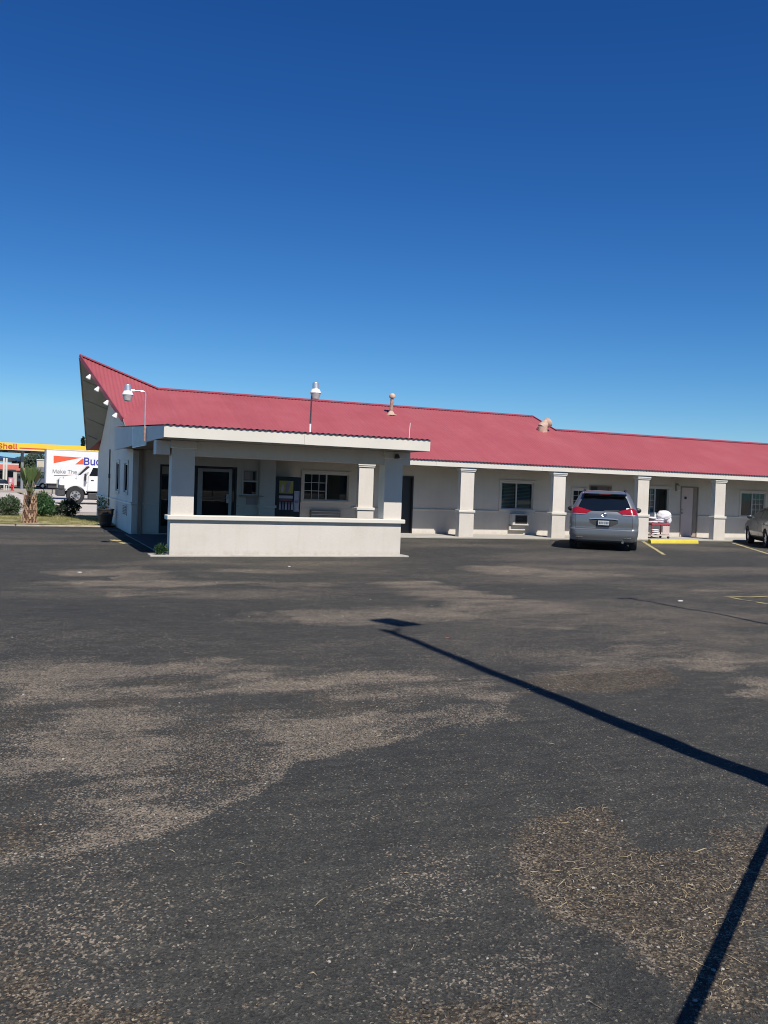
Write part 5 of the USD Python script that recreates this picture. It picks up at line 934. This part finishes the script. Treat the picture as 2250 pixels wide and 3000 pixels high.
cabm = man(prism(list(P_.exterior.coords)[:-1], 2.08, 'xz', YT + .07)) + man(prism(list(inner.exterior.coords)[:-1], 2.22, 'xz', YT))
cabm = cabm - man(bx(-2, .30, YT - .1, YT + .20, 1.46, 3)) - man(bx(-2, .30, YT + 2.02, YT + 3, 1.46, 3))
part(tb, 'cab', tri(cabm), 'white_paint', 25)
part(tb, 'side_window', prism([(.99, 1.71), (2.30, 1.725), (2.28, 2.19), (1.20, 2.19)], .012, 'xz', YT - .010), 'car_glass'); part(tb, 'side_window', prism([(.99, 1.71), (2.30, 1.725), (2.28, 2.19), (1.20, 2.19)], .012, 'xz', YT + 2.22), 'car_glass')
part(tb, 'quarter_seam', bx(.925, .94, YT - .004, YT + .01, .80, 1.7), 'grille_dark'); part(tb, 'door_handle', bx(1.10, 1.26, YT - .02, YT + .004, 1.42, 1.47, .006), 'black_plastic')
part(tb, 'pillar_trim', prism([(.36, 1.745), (.50, 1.745), (1.02, 2.235), (.93, 2.285), (.86, 2.262)], .05, 'xz', YT - .004), 'black_plastic')
part(tb, 'windscreen', prism([(.37, 1.80), (.395, 1.795), (.905, 2.255), (.88, 2.275)], 1.9, 'xz', YT + .16), 'car_glass')
part(tb, 'fender_arch', prism([(.243 + R_ * math.cos(a), .49 + R_ * math.sin(a)) for R_, sp in ((.655, 1), (.605, -1)) for a in np.linspace(.30, math.pi - .50, 16)[::sp]], .06, 'xz', YT - .025), 'white_paint', 30)
part(tb, 'bumper', cat_(bx(-.80, -.33, YT + .02, YT + 2.2, .47, .86, .04)), 'grille_dark'); part(tb, 'grille', bx(-.735, -.66, YT + .25, YT + 1.95, .95, 1.42, .01), 'chrome')
part(tb, 'headlight', bx(-.70, -.36, YT - .012, YT + .2, .88, 1.13, .03), 'grille_dark'); part(tb, 'marker_light', bx(-.47, -.41, YT + .185, YT + .20, 1.52, 1.56), 'grille_dark')
part(tb, 'hood_badge', cat_(bx(.20, .25, YT - .012, YT, 1.50, 1.535), bx(.27, .31, YT - .012, YT, 1.50, 1.535)), 'grey_mark')
m = part(tb, 'mirror', bx(.70, .82, YT - .30, YT - .10, 1.42, 1.82, .02), 'black_plastic'); part(m, 'mirror_arm', cat_(tube([(.76, YT - .2, 1.84), (.95, YT, 1.9)], .014), tube([(.76, YT - .2, 1.40), (.88, YT, 1.32)], .014)), 'black_plastic')
part(tb, 'step_tank', bx(.95, 2.5, YT + .06, YT + .5, .30, .70, .05), 'grille_dark'); part(tb, 'chassis', bx(-.5, 9.2, YT + .65, YT + 1.55, .55, .80), 'underbody')
truck_wheel(tb, .243, YT + .015, .515, .28); truck_wheel(tb, 7.0, YT + .015, .515, .5)
k2 = part(tb, 'cargo_box', bx(2.85, 9.2, YT - .1, YT + 2.35, 1.05, 3.45, .02), 'white_paint')
YA = 47.0
ta = thing('box_truck', 'white box truck with orange flag marks and blue lettering behind the cab', 'truck', (0, 0, -.035))
part(ta, 'cargo_box', bx(-1.10, 5.6, YA, YA + 2.4, 1.09, 3.45, .015), 'white_paint')
part(ta, 'corner_post', bx(-1.16, -1.075, YA - .02, YA + 2.42, 1.05, 3.50, .01), 'fuel_grey'); part(ta, 'top_rail', bx(-1.07, 5.62, YA - .02, YA + .06, 3.451, 3.50), 'dirty_white'); part(ta, 'bottom_rail', bx(-1.07, 5.62, YA - .02, YA + .06, 1.05, 1.089), 'grille_dark')
part(ta, 'chassis', bx(-1.0, 7.6, YA + .55, YA + 1.8, .72, 1.045), 'underbody'); part(ta, 'side_skirt', bx(-.95, 1.6, YA + .06, YA + .12, .78, 1.04), 'grille_dark'); part(ta, 'mud_flap', bx(-.66, -.62, YA + .1, YA + .7, .36, .80), 'black_rubber')
truck_wheel(ta, 2.9, YA + .03, .48, .5); truck_wheel(ta, 6.9, YA + .03, .48, .28)
part(ta, 'cab', prism([(5.7, .75), (5.7, 2.2), (5.85, 2.35), (6.5, 2.33), (7.1, 1.7), (7.9, 1.5), (8.0, .75)], 2.2, 'xz', YA + .1), 'white_paint')
yf = YA - .008
part(ta, 'flag_mark', prism([(-.62, 3.045), (1.235, 2.99), (-.61, 2.515)], .006, 'xz', yf), 'orange_mark'); part(ta, 'flag_mark', prism([(1.30, 2.93), (.82, 2.50), (1.39, 2.515), (1.39, 2.90)], .006, 'xz', yf), 'orange_mark')
part(ta, 'lettering', facing_text('Budget', .50, 1.40, yf + .004, 2.50, 2.25, True), 'blue_mark', label='blue lettering along the truck box'); part(ta, 'lettering', facing_text('Make The', .255, -.66, yf + .004, 1.83, 1.60), 'grey_mark', label='grey slogan lettering low on the truck box')
part(ta, 'line_mark', prism([(-.57, 1.63), (.89, 1.71), (.89, 1.76), (-.57, 1.69)], .006, 'xz', yf), 'red_mark')
# fuel station canopy
fc = thing('fuel_canopy', 'yellow edged fuel station canopy with red lettering across the street', 'canopy', (0, 0, 0)); YG = 90.0
part(fc, 'fascia', cat_(bx(-16, 12, YG, YG + .25, 4.42, 5.19), bx(-16, 12, YG + 16.8, YG + 17, 4.42, 5.19), bx(-16, -15.75, YG + .251, YG + 16.79, 4.421, 5.189), bx(11.75, 12, YG + .251, YG + 16.79, 4.421, 5.189)), 'fuel_yellow')
part(fc, 'deck', bx(-15.74, 11.74, YG + .26, YG + 16.79, 4.46, 4.9), 'fuel_grey')
part(fc, 'stripe', bx(-2.72, 11.9, YG - .02, YG - .003, 4.56, 4.67), 'fuel_red'); part(fc, 'lower_edge', bx(-16, 12, YG - .015, YG + .2, 4.36, 4.418), 'dirty_white')
part(fc, 'lettering', facing_text('Shell', .56, -5.02, YG - .003, 4.50, 2.10, True, .03), 'fuel_red', label='red lettering on the canopy fascia')
for x in (-11.5, -2.37, 6.8):
    for y in (YG + 1.2, YG + 15): part(fc, 'canopy_column', bx(x - .14, x + .14, y - .14, y + .14, -.05, 4.45), 'fuel_grey')
for x in (-9, -4.35, -1.75, 2, 5):
    for y in (YG + 4, YG + 11): part(fc, 'canopy_light', bx(x - .3, x + .3, y - .3, y + .3, 4.30, 4.458, .02), 'dark_pole')
FP = 'fuel pumps under the yellow canopy'
def pump(x, y, label):
    p = thing('fuel_pump', label, 'fuel pump', (x, y, -.05), 0, FP)
    part(p, 'case', bx(-.5, .5, -.3, .3, .15, 1.75, .03), 'dirty_white'); part(p, 'screen', bx(-.35, .35, -.315, -.301, 1.15, 1.5), 'grille_dark'); part(p, 'skirt', bx(-.5, .5, -.312, -.301, .2, .8), 'fuel_red'); part(p, 'plinth', bx(-.9, .9, -.5, .5, -.02, .15, .02), 'concrete')
pump(-2.4, 98.5, 'fuel pump behind the grey canopy column'); pump(-7.5, 98.5, 'fuel pump at the left under the canopy')
# blue-edged roof, distant buildings
bc = thing('carport_roof', 'long blue edged shelter roof seen beneath the yellow canopy', 'shelter', (0, 0, 0)); A, B_ = np.array([-8.6, 105.]), np.array([2.6, 182.]); d = (B_ - A) / np.linalg.norm(B_ - A); nn = np.array([-d[1], d[0]])
def strip_box(z0, z1, o0, o1, a=A, b=B_):
    q = [a + nn * o0, b + nn * o0, b + nn * o1, a + nn * o1]; return trimesh.convex.convex_hull(np.array([(*p, z) for p in q for z in (z0, z1)]))
part(bc, 'roof', strip_box(4.0, 4.25, 0, 6), 'canopy_pale'); part(bc, 'edge', strip_box(4.16, 4.30, -.05, -.004), 'canopy_blue'); part(bc, 'edge', strip_box(3.92, 4.03, -.05, -.004), 'canopy_blue')
for t in (.25, .5, .75, .97):
    p = A + (B_ - A) * t; part(bc, 'post', bx(p[0] - .15, p[0] + .15, p[1] + .5, p[1] + .8, -.05, 4.0), 'grille_dark')
hs = thing('shop_building', 'low white shop with a broad red roof band far behind the pumps', 'building', (0, 0, -.05)); Y0 = 128.0
part(hs, 'wall', bx(-24, -2.75, Y0 + .3, Y0 + 9, 0, 3.1), 'far_wall'); part(hs, 'roof_band', bx(-24.2, -2.65, Y0, Y0 + .3, 2.32, 3.12, .03), 'far_red'); part(hs, 'parapet', bx(-24.2, -2.65, Y0 + .05, Y0 + .3, 3.122, 3.30), 'dirty_white')
for k in range(6): w = part(hs, 'window', bx(-5.6 - 2.9 * k, -3.4 - 2.9 * k, Y0 + .26, Y0 + .295, .5, 2.1), 'car_glass'); part(w, 'frame', bx(-5.7 - 2.9 * k, -3.3 - 2.9 * k, Y0 + .28, Y0 + .298, 2.1, 2.2), 'dirty_white')
hb = thing('beige_building', 'pale beige flat building left of the white truck box', 'building', (0, 0, -.05))
part(hb, 'wall', bx(.05, 9, 133, 141, 0, 4.05), 'far_beige'); part(hb, 'parapet', bx(-.02, 9.05, 132.9, 133.2, 4.05, 4.22), 'dirty_white')
for k in range(3): part(hb, 'window', bx(.8 + 2 * k, 1.9 + 2 * k, 132.96, 133.05, 1.2, 2.4), 'car_glass')
hg = thing('grey_roofed_house', 'small house with grey gabled roof beyond the palm', 'house', (.55, 126, -.05))
part(hg, 'wall', bx(-2.6, 2.2, .4, 6, 0, 2.2), 'far_wall'); part(hg, 'roof', prism([(-2.9, 2.15), (2.5, 2.15), (1.1, 2.75), (.0, 2.95), (-1.2, 2.72)], 6.6, 'xz', 0), 'far_roof'); part(hg, 'window', bx(-1.2, -.2, .36, .42, 1.0, 1.9), 'car_glass')
hr = thing('brick_house', 'low reddish brown house beyond the palm fronds', 'house', (-1.6, 118, -.05)); part(hr, 'wall', bx(-1.3, 1.2, 0, 5, 0, 2.25), 'brown_door'); part(hr, 'roof', prism([(-1.5, 2.2), (1.4, 2.2), (1.0, 2.55), (-1.1, 2.55)], 5.4, 'xz', -.2), 'far_red')
part(hr, 'window', bx(.2, .9, -.03, .02, 1.0, 1.8), 'car_glass')
SP = 'pale sign posts at the far left'
for x, lb in ((-4.72, 'left one of two pale posts in front of the red banded shop'), (-4.36, 'right one of two pale posts in front of the red banded shop')): single('sign_post', bx(x - .13, x + .13, 124.9, 125.1, -.05, 4.0, .01), 'dirty_white', lb, 'post', SP)
def tree(label, loc, h, rx, rz, m, seed, n=2600, conical=False):
    t = thing('tree', label, 'tree', loc, 0, 'trees beyond the fuel station'); part(t, 'trunk', tube([(0, 0, 0), (.05, 0, h * .4), (0, .05, h * .8)], [rx * .12, rx * .08, rx * .03], 7), 'bark')
    if conical:
        r = np.random.default_rng(seed); part(t, 'crown', cat_(*[leaf_cloud(int(n / 9), seed + k, (0, 0, h * (.2 + .09 * k)), (rx * (1 - .1 * k), rx * (1 - .1 * k), h * .10), .30) for k in range(9)]), m)
    else: part(t, 'crown', leaf_cloud(n, seed, (0, 0, h - rz), (rx, rx, rz), .38), m)
tree('rounded pale green tree seen under the canopy beside the box truck', (.1, 150, -.05), 5.3, 2.0, 1.3, 'tree_far', 71)
tree('smaller rounded tree seen under the canopy left of the taller one', (-2.3, 158, -.05), 4.7, 1.3, .9, 'tree_far', 72)
tree('pointed conifer tip above the yellow canopy by the gable', (6.85, 131, -.05), 8.0, .75, 1, 'bush_dark', 73, 2600, True)
# parked vehicles and small street things
def sv(name, label, loc, rot, paint, rows, wheels=True, wb=2.8):
    B, c = sedan(name, label, 'car' if paint == 'navy_paint' else 'van', loc, rot, paint, rows, wb, .95, .36, rows[2][3]); zt = rows[-1][0]
    for s in (-1, 1): part(c, 'side_window', B.side(s, np.linspace(.5, 1.55, 6), lambda x: zt * .62, lambda x: zt * .90, m=4), 'car_glass', 40); part(c, 'side_window', B.side(s, np.linspace(1.65, 2.7, 6), lambda x: zt * .62, lambda x: zt * .90, m=4), 'car_glass', 40)
    part(c, 'rear_window', B.patch(-.6, .6, lambda y: zt * .64, lambda y: zt * .88, .008, 8, 4), 'car_glass', 40); part(c, 'windscreen', B.patch(-.6, .6, lambda y: zt * .66, lambda y: zt * .86, .008, 8, 4, True), 'car_glass', 40)
    for s in (-1, 1): part(c, 'tail_light', B.patch(s * .62, s * .88, lambda y: zt * .42, lambda y: zt * .56, .012, 5, 3, thick=.02), 'tail_red', 40)
    return B, c
sv('suv', 'dark navy vehicle parked behind the guard rail at the far left', (-8.45, 80.5, -.035), 0, 'navy_paint', [(.28, .15, 4.6, .84, .2, .4), (.5, .0, 4.72, .93, .2, .5), (.8, .0, 4.75, .95, .2, .5), (1.05, .04, 4.5, .94, .2, .5), (1.15, .06, 3.7, .92, .2, .5), (1.55, .2, 3.1, .82, .2, .4), (1.72, .35, 2.8, .72, .2, .4), (1.78, .7, 2.4, .5, .2, .3)])
sv('white_van', 'white van parked between the palm fronds and the box truck', (-.98, 96, -.035), 0, 'white_paint', [(.45, .1, 4.9, .9, .12, .4), (.6, .0, 5.0, .97, .12, .4), (1.0, .0, 5.0, .99, .12, .4), (1.25, .02, 4.5, .98, .12, .4), (1.7, .05, 4.1, .93, .12, .4), (1.95, .10, 3.8, .86, .14, .3), (2.02, .3, 3.5, .65, .2, .3)])
hy = thing('fire_hydrant', 'bright red hydrant standing by the street at the far left', 'hydrant', (-3.335, 77.6, -.04)); part(hy, 'body', lathe([(0, 0), (.18, 0), (.18, .06), (.12, .08), (.12, .52), (.15, .54), (.15, .58), (.12, .66), (.05, .74), (.03, .78), (0, .78)], n=16), 'hydrant_red', 40); part(hy, 'outlet', cyl((-.2, 0, .42), (.2, 0, .42), .06), 'hydrant_red'); part(hy, 'outlet', cyl((0, -.2, .40), (0, 0, .40), .075), 'hydrant_red')
s = thing('notice_board', 'pinkish sign panel just above the red hydrant', 'sign', (-3.44, 79, -.04)); part(s, 'panel', bx(-.27, .27, -.02, .02, .72, 1.30), 'sign_pink'); part(s, 'post', cat_(bx(-.25, -.2, .022, .06, 0, 1.2), bx(.2, .25, .022, .06, 0, 1.2)), 'dirty_white'); part(s, 'sheet', bx(-.17, .02, -.03, -.021, .82, 1.18), 'dirty_white')
single('bollard', lathe([(0, 0), (.07, 0), (.07, .62), (.05, .67), (0, .68)], (-4.085, 77.2, -.04), 14), 'bollard_pale', 'short pale bollard left of the red hydrant', 'bollard')
g = thing('guard_rail', 'low pale guard rail in front of the dark parked vehicle', 'rail', (0, 78.6, -.04)); part(g, 'beam', bx(-9, -3.75, -.03, .03, .52, .64, .01), 'dirty_white')
for k in range(4): part(g, 'post', bx(-8.6 + 1.55 * k, -8.5 + 1.55 * k, .032, .12, 0, .6), 'dirty_white')
single('utility_pole', tube([(-13.2, 150, 0), (-13.2, 150, 9.5)], .13, 8), 'bark', 'thin utility pole far beyond the fuel station', 'pole')

# ------------------------------------------------------------------ what throws the long shadows: posts beside the photographer
lp = thing('car_park_lamp', 'tall steel car park lamp with a box head just out of view at right', 'lamp', (1.09, -16.85, 0))
part(lp, 'pole', tube([(0, 0, -.05), (.14, 0, 8.95)], [.115, .058], 14), 'dark_pole', 40); part(lp, 'base', cyl((0, 0, -.05), (0, 0, .25), .22, n=18), 'concrete')
part(lp, 'arm', tube([(.13, 0, 8.55), (.22, .10, 8.66), (.36, .26, 8.72)], .03), 'dark_pole'); part(lp, 'head', place(bx(-.17, .17, -.30, .30, -.09, .09, .02), loc=(.50, .72, 8.72), rz=.22), 'dark_pole')
# the far side of the lot, behind the photographer: what the windows and the van's glass reflect
st = thing('storehouse', 'long brown flat roofed building across the lot behind the photographer', 'building', (0, -118, -.05))
part(st, 'wall', bx(-70, 110, -8, 0, 0, 6.2), 'brown_door'); part(st, 'parapet', bx(-70.2, 110.2, -8.2, .2, 6.2, 6.6), 'brown_jamb')
for k in range(16): part(st, 'bay_door', bx(-62 + 10.5 * k, -57 + 10.5 * k, -.04, .03, 0, 4.0), 'dark_door')
l3 = thing('thin_post', 'slim sign post with a short cross arm out of view at right', 'post', (6.24, -11.42, 0)); part(l3, 'post', tube([(0, 0, -.05), (0, 0, 5.0)], .028), 'dark_pole'); part(l3, 'cross_arm', tube([(-.22, 0, 4.96), (.22, 0, 4.96)], .03), 'dark_pole')
rl = thing('shadow_bar', 'unseen bar on posts made up at right to throw the slanting shadow', 'rail', (0, 0, 0)); part(rl, 'bar', tube([(-1.75, -18.09, 1.0), (1.15, -15.98, 1.0)], .024), 'dark_pole', 40)  # unseen bar and posts, made up to cast the slanting shadow line
for q in ((1.12, -16.0), (-1.74, -18.08)): part(rl, 'post', tube([(*q, -.05), (*q, 1.0)], .024), 'dark_pole')

# ------------------------------------------------------------------ loose stones, straw and litter
def scatter_points(n, seed, xr, yr, accept):
    r = np.random.default_rng(seed); x = r.uniform(*xr, n); y = r.uniform(*yr, n); k = r.random(n) < accept(x, y); return x[k], y[k], r
def stones(x, y, r, lo, hi):
    base = trimesh.creation.icosahedron(); n = len(x); bv = np.array(base.vertices); v, f = [], []
    for i in range(n):
        s = lo + (hi - lo) * r.random() ** 4; a = r.uniform(0, 6.28); c, sn = math.cos(a), math.sin(a); q = bv * (s * r.uniform(.6, 1.2, 3) * [1, 1, .65]) * r.uniform(.85, 1.15, (12, 1)); q = np.stack([c * q[:, 0] - sn * q[:, 1], sn * q[:, 0] + c * q[:, 1], q[:, 2]], 1)
        v.append(q + [x[i], y[i], gz(x[i], y[i]) + s * .35]); f.append(np.array(base.faces) + 12 * i)
    return trimesh.Trimesh(np.vstack(v), np.vstack(f), process=False)
W_ = lambda x, y: lot_worn(np.stack([y, x], 1)); T_ = lambda x, y: lot_tan(np.stack([y, x], 1))
x, y, r = scatter_points(9000, 11, (-3.6, 1.4), (-17, -11.5), lambda x, y: .05 + .5 * np.maximum(W_(x, y), T_(x, y)) ** 2)
k = r.random(len(x)) < .5
single('loose_gravel', stones(x[k], y[k], r, .0018, .009), 'pebble_pale', 'pale loose grit scattered over the worn asphalt', 'gravel', kind='stuff'); single('dark_gravel', stones(x[~k], y[~k], r, .002, .008), 'pebble_dark', 'dark loose grit scattered over the worn asphalt', 'gravel', kind='stuff')
x, y, r = scatter_points(900, 12, (-4, 8), (-12, -3), lambda x, y: .06 + .4 * T_(x, y) ** 2)
single('far_gravel', stones(x, y, r, .004, .014), 'pebble_pale', 'sparse pale pebbles on the asphalt towards the porch', 'gravel', kind='stuff')
def straws(n, seed):
    x, y, r = scatter_points(n, seed, (-3.2, 1.2), (-17, -13.5), lambda x, y: np.clip(.016 + (1.1 * np.clip(W_(x, y) - .45, 0, 1) + .5 * np.clip(T_(x, y) - .3, 0, 1)) * (x > -1.35) * np.clip(.25 + 3 * (meshkit.fbm(np.stack([x * 4, y * 4, 0 * x], 1)) - .42), .1, 1), 0, 1)); out_v, out_f = [], []
    for i in range(len(x)):
        L = .010 + .085 * r.random() ** 4; a = r.normal(.35, .8); d = np.array([math.cos(a), math.sin(a)]); nrm = np.array([-d[1], d[0]]); w = r.uniform(.0006, .0015); b = r.normal(0, .12) * L; z = gz(x[i], y[i]) + .003
        p = [np.array([x[i], y[i]]) + d * L * t + nrm * b * (1 - (2 * t - 1) ** 2) for t in (0, .5, 1)]; v = []
        for q, h in zip(p, (.0, .004, .001)): v += [[*(q - nrm * w), z + h * r.random()], [*(q + nrm * w), z + h * r.random()]]
        o = 6 * i; out_v.append(v); out_f += [(o, o + 2, o + 3), (o, o + 3, o + 1), (o + 2, o + 4, o + 5), (o + 2, o + 5, o + 3)]
    return trimesh.Trimesh(np.vstack(out_v), out_f, process=False)
single('straw', straws(11000, 13), 'straw_pale', 'bits of dry straw caught on the brown worn asphalt', 'straw', kind='stuff')
def scrap(x, y, s, seed):
    m = soft((0, 0, .16), (1, .6, .2), seed, .35); m.apply_scale(s); m.apply_translation((x, y, gz(x, y))); return m
LG = 'bits of litter on the asphalt'
single('litter', scrap(6.63, -7.97, .045, 3), 'litter_white', 'bright white scrap lying near the thin pole shadow', 'litter', LG); single('litter', scrap(1.33, -10.37, .024, 4), 'litter_red', 'tiny red orange scrap lying by the lamp shadow', 'litter', LG)
single('litter', scrap(-2.0, -3.3, .035, 5), 'litter_white', 'pale scrap lying on the asphalt left of the porch', 'litter', LG); single('litter', scrap(2.01, -2.09, .03, 6), 'litter_white', 'pale scrap lying in front of the porch wall', 'litter', LG)
